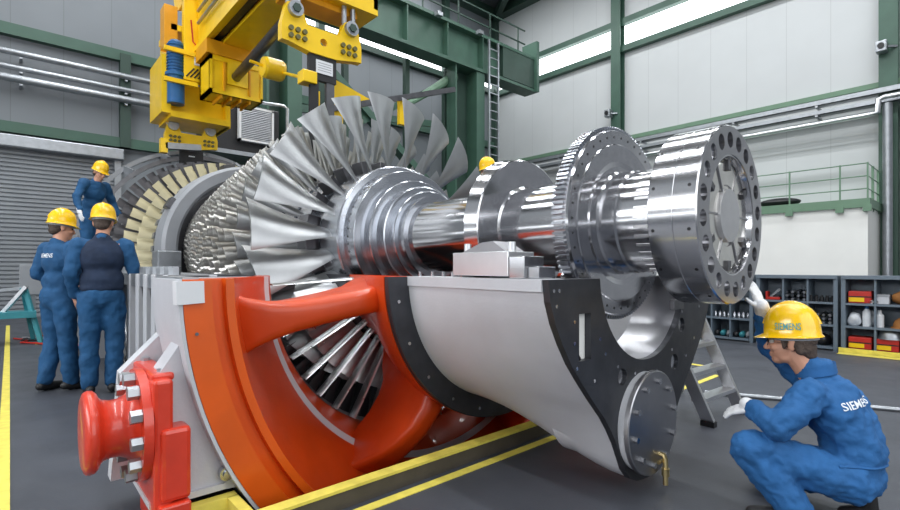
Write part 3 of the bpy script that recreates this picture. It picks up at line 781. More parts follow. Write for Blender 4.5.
be = bell.build('bearing_housing', 'cast_grey', ca, sharp=45)
# thick rim strip along the joint
for s_ in (-1, 1):
    st = MB(); rr = []
    for i in range(13):
        t = i/12; e = t*t*(3-2*t); x = XB+.03+(XP-.03-XB-.03)*t; y_ = .868*(1-e)+.914*e
        rr.append([Vector((x, Y0+s_*(y_+.010), ZS+.002)), Vector((x, Y0+s_*(y_+.008), ZS-.055)), Vector((x, Y0+s_*(y_-.16), ZS-.055)), Vector((x, Y0+s_*(y_-.16), ZS+.002))])
    st.rings(rr, smooth=False); st.build('joint_rim', 'cast_grey', be)
MB().lathe([(XB, .862), (XB, 1.016), (XB+.035, 1.016), (XB+.04, 1.01), (XB+.04, .862)], c=CC, a0=A0, a1=A1, n=72).build('housing_flange', 'blued', be)
fb = MB().cyl((0, 0, 0), (.006, 0, 0), .011, n=12).build('flange_screw', 'steel', be, local=True)
for k_ in range(11):
    o = fb if k_ == 0 else fb.copy()
    if k_: COL.objects.link(o)
    t = pi+pi*(k_+.55)/11
    o.location = Vector((XB+.04, Y0+.955*cos(t), ZS+.955*sin(t)))-org(be)
# end plate with bore and slot
cut = [(.50*cos(a), .04+.50*sin(a)) for a in [pi+.08+(pi-.16)*k/32 for k in range(33)]]
o2 = outline(1.004)
loop = o2+[(.50, 0)]+cut[::-1]+[(-.50, 0)]
def slot(u0, u1, v0, v1): return [(u0, v0), (u1, v0), (u1, v1), (u0, v1)]
holes = [slot(-.68, -.58, -.39, -.165), circle(.44, -.30, .045, 18), circle(.34, -.52, .05, 18), circle(-.28, -.52, .045, 18)]
TP = lambda u, v, w: Vector((XP-.03+w, Y0+u, ZS+v))
ep = MB().prism([loop]+holes, TP, .035).build('end_plate', 'blued', be)
MB().prism([slot(-.70, -.56, -.41, -.145)], lambda u, v, w: Vector((XP-.034+w, Y0+u, ZS+v)), .004).build('slot_back', 'white_wall', ep)
MB().lathe([(XP-.30, .50), (XP-.30, .56), (XP-.03, .56), (XP-.03, .50)], c=(0, Y0, ZS+.04), a0=pi+.08, a1=2*pi-.08, n=40).build('bore_lining', 'steel_face', ep)
es = MB()
for u, v in ((-.88, -.05), (-.86, -.12), (-.84, -.05), (-.50, -.30), (-.45, -.38), (-.33, -.46), (-.15, -.52), (.1, -.54), (.30, -.44), (.44, -.22), (.55, -.1), (.7, -.2), (.62, -.4), (.5, -.5), (-.55, -.5), (-.72, -.2), (-.72, -.3), (-.7, -.42)):
    es.cyl((XP+.003, Y0+u, ZS+v), (XP+.008, Y0+u, ZS+v), .009, n=8)
split(es.build('plate_screw', 'steel', ep))
for u, v, r_ in ((.44, -.30, .043), (.34, -.52, .048), (-.28, -.52, .043)):
    MB().cyl((XP-.05, Y0+u, ZS+v), (XP-.008, Y0+u, ZS+v), r_, n=20).build('plate_plug', 'steel', ep)
MB().box(XP, XP+.03, Y0+.28, Y0+.42, ZS-.20, ZS-.14, .005).build('sensor_block', 'dark_steel', ep)
# nozzle with blank cover
ny, nz, nr = Y0-.06, .375, .27
nzl = MB().lathe([(-1.75, nr*.9), (-1.75, nr), (-1.285, nr), (-1.285, nr*.9)], c=(0, ny, nz), n=56).build('nozzle', 'cast_grey', be)
cvp = MB().lathe([(-1.285, 0), (-1.285, nr+.012), (-1.262, nr+.012), (-1.258, nr+.006), (-1.258, 0)], c=(0, ny, nz), n=56, closed=False).build('blank_cover', 'steel_face', be)
cb_ = MB().cyl((0, 0, 0), (.022, 0, 0), .017, n=6).build('cover_bolt', 'steel', cvp, local=True)
for k_ in range(10):
    o = cb_ if k_ == 0 else cb_.copy()
    if k_: COL.objects.link(o)
    t = 2*pi*(k_+.3)/10
    o.location = Vector((-1.258, ny+.225*cos(t), nz+.225*sin(t)))-org(cvp)
dr = MB().tube([(-1.26, Y0+.0, .19), (-1.235, Y0+.0, .19), (-1.225, Y0+.0, .17), (-1.225, Y0+.0, .03)], .014, 10).cyl((-1.225, Y0+.0, .12), (-1.225, Y0+.0, .08), .022, n=8).cyl((-1.25, Y0-.03, .15), (-1.25, Y0+.03, .15), .01, n=8).build('drain_valve', 'brass', be)
MB().slathe([(-1.66, .76), (-2.42, .77), (-2.6, .80), (-2.95, .66), (-3.45, .56)], c=CC, a0=A0+.02, a1=A1-.02, n=48).build('blackout_shell', 'black', be)  # added black shell, darkens the bell interior and keeps orange out of reflections
# bearing cap block on the joint
bc = empty('bearing_block', (-1.8, 1.87, ZS), 'silver machined block with peaked top lying on the grey housing rim', 'machine part')
MB().box(-1.99, -1.59, 1.80, 2.0, ZS+.012, ZS+.135, .004).build('body', 'alu', bc)
pk = MB(); pts = [(-1.95, ZS+.135), (-1.80, ZS+.185), (-1.72, ZS+.19), (-1.63, ZS+.135)]
pk.prism([pts], lambda u, v, w: Vector((u, 1.83+w, v)), .14); pk.build('peak', 'steel_face', bc)
for x in (-1.955, -1.635): MB().cyl((x, 1.88, ZS+.13), (x, 1.88, ZS+.185), .02, n=16).build('stud', 'alu', bc)
MB().box(-1.585, -1.49, 1.80, 1.95, ZS+.003, ZS+.11, .004).build('side_block', 'steel', bc)
MB().box(-1.488, -1.42, 1.82, 1.95, ZS+.003, ZS+.06, .004).build('foot', 'steel', bc)
js = MB().cyl((0, 0, 0), (0, 0, .03), .012, n=12).build('joint_stud', 'steel', be, local=True)
for k_, x in enumerate((-2.40, -2.28, -2.18, -2.10)):
    o = js if k_ == 0 else js.copy()
    if k_: COL.objects.link(o)
    o.location = Vector((x, 1.90, ZS+.002))-org(be)
# the reflection streak inside the inlet is not drawn on the duct

# ================================================================== LIFTING BEAM
lb = empty('lifting_beam', (-7.3, 2.65, 3.4), 'yellow crane lifting beam with two hanger plates above the rotor', 'lifting beam')
mg = MB().box(-9.0, -5.0, 2.36, 2.42, 4.87, 5.9).box(-9.0, -5.0, 2.92, 2.98, 4.87, 5.9).box(-9.0, -5.0, 2.28, 3.06, 5.86, 5.94).box(-9.0, -5.0, 2.55, 2.98, 4.82, 4.88).box(-9.0, -5.0, 2.30, 2.36, 4.84, 4.92)
mg.build('main_girder', 'yellow', lb)
MB().box(-9.0, -5.0, 2.37, 2.55, 4.90, 4.96).build('girder_slot', 'black', lb)
for z in (5.25, 5.45): MB().tube([(-8.8, 2.31, z), (-5.0, 2.31, z)], .025, 8).build('cable_pipe', 'galv', lb)
MB().box(-9.16, -9.0, 2.15, 2.95, 4.35, 6.6, .01).build('end_plate', 'yellow', lb)
rc = MB().tube([(-8.985, 2.25, 5.35), (-8.985, 2.28, 5.0), (-8.985, 2.42, 4.85), (-8.985, 2.52, 5.0), (-8.985, 2.54, 5.5)], .012, 6).build('curved_mark', 'red_plastic', lb)
MB().box(-8.998, -8.988, 2.30, 2.42, 4.62, 4.80).build('sticker', 'white', lb)
hz = MB()
for k_ in range(4): hz.bar((-8.993, 2.18+k_*.06, 4.40), (-8.993, 2.30+k_*.06, 4.56), .022, .004, up=(1, 0, 0))
split(hz.build('hazard_stripe', 'black', lb))
# rear trolley head
hd = MB().box(-10.1, -9.3, 2.02, 2.12, 4.7, 5.35).box(-10.1, -9.2, 1.86, 2.0, 3.8, 4.75).box(-10.1, -9.2, 2.0, 2.95, 3.75, 3.85).box(-9.45, -9.38, 1.95, 2.95, 3.8, 4.4).box(-10.1, -9.3, 2.9, 2.98, 3.75, 4.5).box(-10.1, -9.2, 2.0, 2.3, 5.2, 5.3).build('rear_head', 'yellow', lb)
for z in (4.25, 4.75): MB().box(-9.02, -8.96, 1.85, 2.35, z, z+.07).build('guard_bar', 'yellow', lb)
mo = MB().lathe([(3.95, 0), (3.95, .13), (4.4, .13), (4.4, .16), (4.45, .16), (4.45, .12), (4.95, .12), (5.0, .08), (5.0, 0)], axis='Z', c=(-9.15, 2.06, 0), n=20, closed=False).build('motor', 'blue_motor', lb)
mf = MB()
for k_ in range(9): mf.lathe([(4.5+k_*.05, .11), (4.5+k_*.05, .14), (4.515+k_*.05, .14), (4.515+k_*.05, .11)], axis='Z', c=(-9.15, 2.06, 0), n=20)
mf.build('cooling_fins', 'blue_motor', mo)
sv = MB().lathe([(-.1, 0), (-.1, .42), (-.05, .42), (-.03, .36), (.03, .36), (.05, .42), (.1, .42), (.1, 0)], axis='Y', c=(-9.3, 2.25, 6.05), n=36, closed=False).build('sheave', 'yellow', lb)
MB().box(-9.5, -9.2, 1.9, 2.1, 4.9, 5.6, .01).build('side_plate', 'yellow_deep', lb)
# ribbed cross box
xb = MB().box(-8.9, -8.34, 2.36, 3.20, 4.02, 4.08).box(-8.9, -8.34, 2.36, 3.20, 4.54, 4.62).box(-8.9, -8.84, 2.36, 3.20, 4.02, 4.62).box(-8.40, -8.36, 2.36, 3.20, 4.02, 4.62).box(-8.9, -8.34, 2.36, 2.40, 4.02, 4.62).box(-8.9, -8.34, 3.16, 3.20, 4.02, 4.62).build('cross_box', 'yellow', lb)
for y in (2.58, 2.98): MB().box(-8.37, -8.32, y-.012, y+.012, 4.08, 4.54).build('rib', 'yellow_deep', xb)
for y in (2.55, 2.7, 2.85, 3.0): MB().box(-8.85, -8.38, y-.012, y+.012, 3.96, 4.02).build('rib', 'yellow_deep', xb)
MB().box(-8.35, -8.325, 2.62, 2.95, 4.20, 4.54).build('bearing_pad', 'yellow', xb)
MB().box(-8.9, -8.3, 2.3, 3.0, 4.62, 4.84).build('neck', 'yellow_deep', xb)
MB().cyl((-8.34, 2.76, 4.34), (-5.6, 2.72, 4.56), .075, n=18).build('spindle', 'dark_steel', lb)
cwd = MB().lathe([(0, 0), (0, .135), (.04, .15), (.26, .15), (.30, .13), (.30, 0)], axis='Y', c=(-7.0, 2.68, 4.09), n=32, closed=False).build('counterweight', 'yellow', lb)
MB().tube([(-7.0, 2.5, 4.12), (-7.0, 2.98, 4.08), (-5.33, 2.52, 3.40)], .022, 10).build('counterweight_rod', 'yellow', cwd)
# front cross head
fhd = MB().box(-5.75, -5.17, 2.05, 3.42, 4.36, 4.43).box(-5.75, -5.69, 2.05, 3.42, 4.43, 5.0).box(-5.23, -5.17, 2.05, 3.42, 4.43, 5.0).box(-5.75, -5.17, 3.36, 3.42, 4.43, 5.0).box(-5.75, -5.17, 2.05, 2.11, 4.43, 5.0).build('front_head', 'yellow', lb)
MB().box(-5.60, -5.30, 2.3, 3.2, 4.29, 4.36).build('head_rail', 'yellow_deep', fhd)
for x_, nm in ((-5.3, 'front'), (-9.7, 'rear')):
    yc = 2.70 if nm == 'front' else 2.42; zc = 3.88 if nm == 'front' else 3.53; sc = 1.0 if nm == 'front' else .86
    lp = [(-.50, .02), (-.50, -.16), (-.42, -.165), (-.16, -.215), (.16, -.215), (.42, -.165), (.50, -.16), (.50, .02), (.44, .26), (.34, .30), (.27, .26), (.20, .08), (-.20, .08), (-.27, .26), (-.34, .30), (-.44, .26)]
    lp = [(u*sc, v*sc) for u, v in lp]
    hole = [circle(0, -.06*sc, .045*sc, 16)] if nm == 'front' else []
    hp_ = MB().prism([lp]+hole, lambda u, v, w: Vector((x_+w, yc+u, zc+v)), .10).build('hanger_plate', 'yellow', lb)
    bs = MB().cyl((0, 0, 0), (.03, 0, 0), .028, n=12).build('plate_bolt', 'bolt_olive', hp_, local=True)
    k2 = 0
    for sgn in (-1, 1):
        for u in (.24, .32, .40):
            for v in (-.02, -.10):
                o = bs if k2 == 0 else bs.copy()
                if k2: COL.objects.link(o)
                o.location = Vector((x_+.10, yc+sgn*u*sc, zc+v*sc))-org(hp_); o.scale = (1, sc, sc); k2 += 1
    for sgn in (-1, 1):
        s_ = MB().lathe([(.10, 0), (.10, .085), (.15, .085), (.15, 0)], axis='X', c=(x_, yc+sgn*.35*sc, zc+.2*sc), n=24, closed=False).build('shackle_pin', 'galv', hp_)
        MB().cyl((x_+.14, yc+sgn*.35*sc, zc+.2*sc), (x_+.17, yc+sgn*.35*sc, zc+.2*sc), .05, n=6).build('pin_nut', 'green_dark' if nm == 'front' else 'galv', s_)
        MB().tube([(x_+.05, yc+sgn*.35*sc-.06, zc+.2*sc), (x_+.05, yc+sgn*.35*sc-.06, zc+.55), (x_+.05, yc+sgn*.35*sc, zc+.64), (x_+.05, yc+sgn*.35*sc+.06, zc+.55), (x_+.05, yc+sgn*.35*sc+.06, zc+.2*sc)], .03, 8).build('shackle', 'galv', hp_)
    # sling strap
    zb = 2.15 if nm == 'front' else 2.75
    wy = .17 if nm == 'front' else .19
    stp = MB().box(x_+.02, x_+.08, yc-wy, yc+wy, zc-.50, zc-.2).build('strap', 'black', hp_)
    if nm == 'front':
        for s_ in (-1, 1): MB().box(x_+.02, x_+.07, yc+s_*.10-.05, yc+s_*.10+.05, zb, zc-.48).build('strap_leg', 'dark_steel' if s_ > 0 else 'black', hp_)
        MB().box(x_+.081, x_+.09, yc-.09, yc+.12, zc-.42, zc-.27).build('placard', 'white', hp_)
        pt = MB()
        for k_ in range(4): pt.box(x_+.0902, x_+.0915, yc-.07, yc+.10, zc-.305-k_*.028, zc-.298-k_*.028)
        split(pt.build('placard_line', 'cast_grey_mid', hp_))
        MB().box(x_-.06, x_+.10, yc-.25, yc-.08, zc-.56, zc-.42, .01).build('clamp', 'yellow', hp_)
        MB().box(x_-.02, x_+.06, yc-.08, yc-.03, zc-1.1, zc-.62).build('clamp_bar', 'yellow', hp_)
    else:
        MB().box(x_+.02, x_+.07, yc-.15, yc+.15, 2.85, zc-.45).build('strap_leg', 'black', hp_)
        MB().box(x_+.081, x_+.085, yc-.05, yc+.05, zc-.33, zc-.31).build('placard', 'white', hp_)
# yellow guide bracket behind the blades
gb = empty('guide_bracket', (-5.35, 3.2, 3.0), 'yellow triangular guide bracket with dark bar behind the tall blades', 'bracket')
MB().prism([[(2.87, 3.54), (2.87, 2.95), (3.06, 2.95), (3.06, 3.16), (3.50, 3.33), (3.52, 3.37)]], lambda u, v, w: Vector((-5.44+w, u, v)), .04).build('gusset', 'yellow', gb)
MB().box(-5.47, -5.41, 3.93, 4.07, 3.17, 3.55).build('end_tab', 'yellow', gb)
MB().bar((-5.38, 2.80, 3.11), (-5.38, 4.9, 3.86), .05, .07).build('bar', 'dark_steel', gb)
gbb = MB()
for u, v in ((2.91, 3.45), (2.91, 3.1), (2.98, 3.0), (3.2, 3.34)): gbb.cyl((-5.40, u, v), (-5.39, u, v), .015, n=8)
split(gbb.build('bracket_bolt', 'dark_steel', gb))

# ================================================================== TOOL CABINETS
YC = 9.0
def cabinet(x0, x1, lab):
    c_ = empty('tool_cabinet', ((x0+x1)/2, YC+.22, 0), lab, 'cabinet', 'open grey tool cabinets in a row')
    MB().box(x0, x1, YC+.42, YC+.45, .04, 1.06).build('back_panel', 'cabinet_in', c_)
    for x in (x0, x1-.05): MB().box(x, x+.05, YC, YC+.45, 0, 1.06).build('side_panel', 'cabinet', c_)
    MB().box(x0, x1, YC-.02, YC+.45, 1.06, 1.11).build('top_panel', 'cabinet', c_)
    for z in (.04, .37, .70): MB().box(x0+.05, x1-.05, YC+.01, YC+.42, z-.015, z+.015).build('shelf_board', 'cabinet', c_)
    w_ = (x1-x0-.1)/3
    for k_ in (1, 2): MB().box(x0+.05+k_*w_-.012, x0+.05+k_*w_+.012, YC+.012, YC+.42, .055, 1.06).build('divider', 'cabinet', c_)
    return [x0+.05+(k_+.5)*w_ for k_ in range(3)]
XA = cabinet(-3.66, -2.68, 'grey tool cabinet partly hidden by the ladder and coupling flange')
XC = cabinet(-2.63, -1.58, 'grey tool cabinet behind the crouching worker and his helmet')
XD = cabinet(-1.54, -.46, 'grey tool cabinet with red cases and helmets, nearest the green column')
pln = MB().box(-1.56, .6, YC-.06, YC-.03, 0, .07).build('floor_rail', 'floor_yellow'); thing(pln, 'yellow low rail along the foot of the cabinet nearest the green column', 'rail')
ZL = (.06, .387, .717)
def red_case(x, z, lab):
    t = empty('tool_case', (x, YC+.15, z), lab, 'tool case', 'red tool cases in the cabinet')
    MB().box(x-.13, x+.13, YC+.05, YC+.30, z, z+.17, .01).build('body', 'red_plastic', t)
    MB().box(x-.12, x+.05, YC+.043, YC+.05, z+.02, z+.08).build('label_strip', 'yellow', t)
    MB().box(x-.13, x+.13, YC+.045, YC+.05, z+.085, z+.1).build('seam', 'black', t)
red_case(XD[0]-.01, ZL[2], 'red tool case with yellow strip on the top shelf of the cabinet')
red_case(XD[0]-.01, ZL[0], 'red tool case with yellow strip on the bottom shelf')
red_case(XD[1]-.05, ZL[0], 'red tool case under the grey helmet on the bottom shelf')
def helmet(x, z, m, lab):
    t = empty('safety_helmet', (x, YC+.16, z), lab, 'helmet')
    MB().slathe([(0, .14), (.04, .135), (.09, .115), (.13, .075), (.145, 0)], axis='Z', c=(x, YC+.17, z+.012), n=28).build('shell', m, t)
    MB().lathe([(0, .11), (0, .16), (.012, .158), (.012, .11)], axis='Z', c=(x, YC+.17, z), n=28).build('brim', m, t)
helmet(XD[1]+.14, ZL[1], 'brown', 'dull yellow helmet on the middle shelf beside the white bottle')
helmet(XD[1]-.02, ZL[0]+.17, 'galv', 'grey helmet lying on top of a red case')
def bottle(x, z, m, m2, h, lab):
    t = empty('bottle', (x, YC+.12, z), lab, 'bottle')
    MB().slathe([(0, .0), (0, .05), (h*.7, .05), (h*.82, .025), (h*.86, .022)], axis='Z', c=(x, YC+.12, z), n=20).build('body', m, t)
    MB().lathe([(h*.84, 0), (h*.84, .026), (h, .022), (h, 0)], axis='Z', c=(x, YC+.12, z), n=16, closed=False).build('cap', m2, t)
bottle(XD[1]-.13, ZL[1], 'white', 'white', .24, 'white bottle beside the yellow helmet on the middle shelf')
bottle(XD[0]+.06, ZL[1]+.0, 'sack', 'blue_motor', .30, 'bottle with blue neck between the white bags')
def lump(name, mt, c, r, lab, cat, seed=0, group=None):
    mb = MB().ell(c, r, n=20, m=12)
    rnd = random.Random(seed)
    ph = [rnd.uniform(0, 6) for _ in range(6)]
    for v in mb.v:
        d = v-Vector(c); k_ = 1+.10*sin(d.x*40+ph[0])*cos(d.z*35+ph[1])+.08*sin(d.y*50+ph[2]+d.z*20)
        v.x = c[0]+d.x*k_; v.y = c[1]+d.y*k_; v.z = max(c[2]-r[2]*.9, c[2]+d.z*k_)
    return thing(mb.build(name, mt), lab, cat, group)
lump('plastic_bag', 'sack', (XD[0]-.08, YC+.14, ZL[1]+.09), (.085, .09, .10), 'crumpled white bag on the middle shelf, left one', 'bag', 1)
lump('plastic_bag', 'sack', (XD[0]+.10, YC+.26, ZL[1]+.10), (.075, .08, .11), 'crumpled white bag behind the blue-necked bottle', 'bag', 2)
lump('leather_bag', 'brown', (XD[1]+.12, YC+.15, ZL[2]+.09), (.12, .1, .10), 'brown leather bag with black straps on the top shelf', 'bag', 3)
bx = empty('carton', (XD[1]-.09, YC+.15, ZL[2]), 'small grey carton beside the brown bag on the top shelf', 'box')
MB().box(XD[1]-.16, XD[1]-.02, YC+.05, YC+.25, ZL[2], ZL[2]+.13, .006).build('body', 'cast_grey', bx); MB().box(XD[1]-.165, XD[1]-.015, YC+.045, YC+.255, ZL[2]+.10, ZL[2]+.135).build('lid', 'cast_grey_mid', bx)
for k_, dx in enumerate((.15, .20)):
    o = MB().lathe([(0, .012), (0, .022), (.02, .022), (.02, .012)], axis='Y', c=(XD[0]+dx-.03, YC+.05, ZL[2]+.024), n=16).build('steel_ring', 'white', pivot=None)
    thing(o, 'small white ring standing in front of the red case on the top shelf', 'ring', 'white rings by the red case')
lump('dark_pouch', 'black', (XD[2], YC+.2, ZL[2]+.08), (.11, .1, .09), 'dark pouch on the top shelf at the cabinet right side', 'bag', 4)
lump('dark_pouch', 'navy', (XD[2], YC+.2, ZL[0]+.09), (.11, .1, .1), 'navy pouch on the bottom shelf at the cabinet right side', 'bag', 5)
# clamp
cl = empty('pipe_clamp', (XC[0], YC+.15, ZL[2]), 'red pipe clamp tool on the top shelf by the white glove', 'tool')
MB().box(XC[0]-.1, XC[0]+.1, YC+.08, YC+.2, ZL[2], ZL[2]+.04, .005).build('base', 'red_plastic', cl)
MB().box(XC[0]-.1, XC[0]-.07, YC+.08, YC+.2, ZL[2]+.03, ZL[2]+.13, .005).build('jaw', 'red_plastic', cl)
MB().bar((XC[0]-.03, YC+.13, ZL[2]+.05), (XC[0]+.09, YC+.13, ZL[2]+.17), .03).build('handle', 'galv', cl)
k2 = 0
for sx_, sz in ((1, 2), (2, 1)):
    for r_ in range(3):
        for q in range(4):
            x = XC[sx_]-.12+q*.075; z = ZL[sz]+.02+r_*.055
            o = MB().cyl((x, YC+.06, z), (x+.04, YC+.38, z+.02), .02, n=10).build('steel_bolt', 'galv' if (q+r_) % 2 else 'steel_ring'); k2 += 1
            thing(o, 'silver bolt in the stacked bolts on the %s shelf of the cabinet behind the helmet' % ('top' if sz == 2 else 'middle'), 'bolt', 'stacked bolts, %s shelf' % ('top' if sz == 2 else 'middle'))
for q in range(5):
    x = XC[2]-.13+q*.065
    o = MB().cyl((x, YC+.1, ZL[2]), (x, YC+.1, ZL[2]+.07), .028, n=10).cyl((x, YC+.1, ZL[2]+.07), (x, YC+.1, ZL[2]+.09), .018, n=8).build('socket_bit', 'black')
    thing(o, 'small black socket in the row standing on the top shelf behind the helmet', 'socket', 'black sockets on the top shelf')
for cx_ in XA[1:]:
    for q in range(4):
        x = cx_-.11+q*.07
        o = MB().slathe([(0, 0), (0, .028), (.06, .028), (.08, .018), (.10, .02), (.115, 0)], axis='Z', c=(x, YC+.1, ZL[1]), n=12).build('steel_fitting', 'steel_ring')
        thing(o, 'small silver fitting in the row on the cabinet middle shelf below the flange', 'fitting', 'silver fittings below the flange')
    for q in range(3):
        lump('tool_pouch', ('black', 'teal', 'cast_grey_mid')[q], (cx_-.09+q*.09, YC+.15, ZL[0]+.05), (.045, .08, .055), '%s pouch on the bottom shelf, %s cell of the cabinet near the ladder' % (('black', 'teal', 'grey')[q], 'middle' if cx_ == XA[1] else 'last'), 'pouch', q)
for cx_ in XC:
    lump('tool_pouch', 'black', (cx_, YC+.2, ZL[0]+.08), (.1, .1, .09), 'black pouch on the bottom shelf behind the crouching worker', 'pouch', 9, 'black pouches behind the worker')

# ================================================================== STEP LADDER (right)
sl_ = empty('step_ladder', (-1.6, 4.0, 0), 'aluminium step ladder standing behind the black end plate', 'ladder')
A = Vector((-1.50, 4.02, 0)); B = Vector((-1.47, 4.60, 0)); up = Vector((-.27, -.27, .92))
for p in (A, B):
    MB().bar(p+Vector((0, 0, .03)), p+up*1.0, .03, .09, up=(1, .05, 0)).build('stile', 'alu', sl_)
    MB().box(p.x-.05, p.x+.05, p.y-.03, p.y+.03, 0, .04).build('rubber_foot', 'black', sl_)
for k_ in range(1, 5):
    t = .215*k_
    MB().bar(A+up*t, B+up*t, .10, .03).build('step', 'alu', sl_)
C_ = Vector((-2.10, 4.30, 0)); D_ = Vector((-2.07, 4.88, 0))
for p, q in ((C_, A), (D_, B)):
    MB().bar(p+Vector((0, 0, .02)), q+up*.95, .03, .035).build('rear_leg', 'alu', sl_)
# left trestle with teal beam and ladder
ts = empty('trestle', (-10.6, .1, 0), 'teal work trestle with leaning aluminium legs beside the shutter', 'trestle')
MB().box(-10.8, -10.4, -.7, .32, .42, .52).build('beam', 'teal', ts)
MB().bar((-10.45, .38, 0), (-10.58, .18, .90), .05, .06).build('leg', 'teal', ts)
MB().bar((-10.9, .3, 0), (-10.62, .15, .90), .05, .05).build('leg', 'teal', ts)
MB().bar((-10.9, -.9, 0), (-10.7, -.75, .52), .05, .05).build('leg', 'teal', ts)
MB().bar((-10.4, -.9, 0), (-10.5, -.75, .52), .05, .05).build('leg', 'teal', ts)
MB().bar((-10.84, -.42, 0.02), (-10.5, .2, .92), .06, .05).build('ladder_stile', 'alu', ts)
MB().bar((-11.1, -.5, .80), (-10.6, .2, .90), .05, .05).build('rail', 'galv', ts)
gpn = empty('control_panel', (-11.4, .25, 0), 'small grey control panel on a stand before the roller shutter', 'control panel')
MB().box(-11.45, -11.3, .12, .5, .75, 1.28, .01).build('cabinet_box', 'cast_grey_mid', gpn); MB().box(-11.4, -11.35, .28, .34, 0, .75).build('stand', 'galv', gpn)
for k_, (mt, dy, cl_) in enumerate((('red_plastic', 0, 'red'), ('black', .1, 'black'), ('cast_grey_mid', .2, 'grey'), ('red_plastic', .28, 'dark red'))):
    pts = [(-11.2+.35*j+.1*sin(j*1.7+k_), .05+dy+.28*j/3+.12*sin(j*2.1+k_*2), .02+.008*k_) for j in range(7)]
    thing(MB().tube(pts, .014, 6).build('power_cable', mt), '%s cable snaking over the floor by the trestle' % cl_, 'cable', 'cables on the floor by the trestle')
# wrapped equipment by the casing
lump('wrapped_bundle', 'wrap', (-6.7, 1.0, .36), (.30, .15, .30), 'silver foil-wrapped bundle beside the grey casing flanges', 'bundle', 11)
lump('wrapped_bundle', 'wrap_dark', (-6.3, .98, .14), (.22, .15, .14), 'black plastic-wrapped bundle on the floor below the silver one', 'bundle', 12)

# ================================================================== PEOPLE
def blob(name, prims, m, parent, voxel=.012, it=5, disp=0.0, dscale=.12, fac=.5):
    o = prims.build(name, m, parent, local=True, sharp=0, weld=False)
    rm = o.modifiers.new('r', 'REMESH'); rm.mode = 'VOXEL'; rm.voxel_size = voxel; rm.use_smooth_shade = True
    sm = o.modifiers.new('s', 'SMOOTH'); sm.factor = fac; sm.iterations = it
    if disp:
        tx = bpy.data.textures.new('cloth', 'CLOUDS'); tx.noise_scale = dscale; tx.noise_depth = 3
        dm = o.modifiers.new('d', 'DISPLACE'); dm.texture = tx; dm.strength = disp; dm.mid_level = .5
        sm = o.modifiers.new('s2', 'SMOOTH'); sm.factor = .4; sm.iterations = 1
    dg = bpy.context.evaluated_depsgraph_get(); dg.update()
    me = bpy.data.meshes.new_from_object(o.evaluated_get(dg))
    o.modifiers.clear(); old = o.data; o.data = me; bpy.data.meshes.remove(old)
    me.materials.clear(); me.materials.append(MATS[m])
    me.polygons.foreach_set('use_smooth', [True]*len(me.polygons)); me.update()
    return o
def head_prims(mb, hc, F, U, s=1.0):
    """hc head centre, F face direction, U up. s scales."""
    F = Vector(F).normalized(); U = Vector(U); Rr = F.cross(U).normalized(); U = Rr.cross(F).normalized()
    rot = Matrix((Rr, F, U)).transposed()
    P = lambda r, f, u: Vector(hc)+(Rr*r+F*f+U*u)*s
    E = lambda c, rad: mb.ell(c, [x*s for x in rad], rot, 20, 14)
    E(P(0, -.012, .035), (.076, .097, .088))        # skull
    E(P(0, .035, -.035), (.060, .062, .075))        # face
    E(P(0, .062, -.092), (.036, .034, .026))        # chin
    E(P(0, .025, -.078), (.054, .055, .035))        # jaw
    E(P(0, .088, .022), (.045, .012, .012))         # brow
    mb.cap(P(0, .094, .012), .009*s, P(0, .120, -.030), .012*s, 10)   # nose bridge
    E(P(0, .113, -.034), (.017, .014, .010))        # nose wings
    E(P(0, .096, -.060), (.024, .010, .006)); E(P(0, .094, -.071), (.021, .010, .007))   # lips
    for q in (-1, 1):
        E(P(q*.038, .075, -.025), (.022, .020, .020))    # cheeks
        E(P(q*.079, -.008, -.010), (.009, .018, .030))   # ears
        E(P(q*.083, -.014, .005), (.008, .017, .017))
    return P, rot
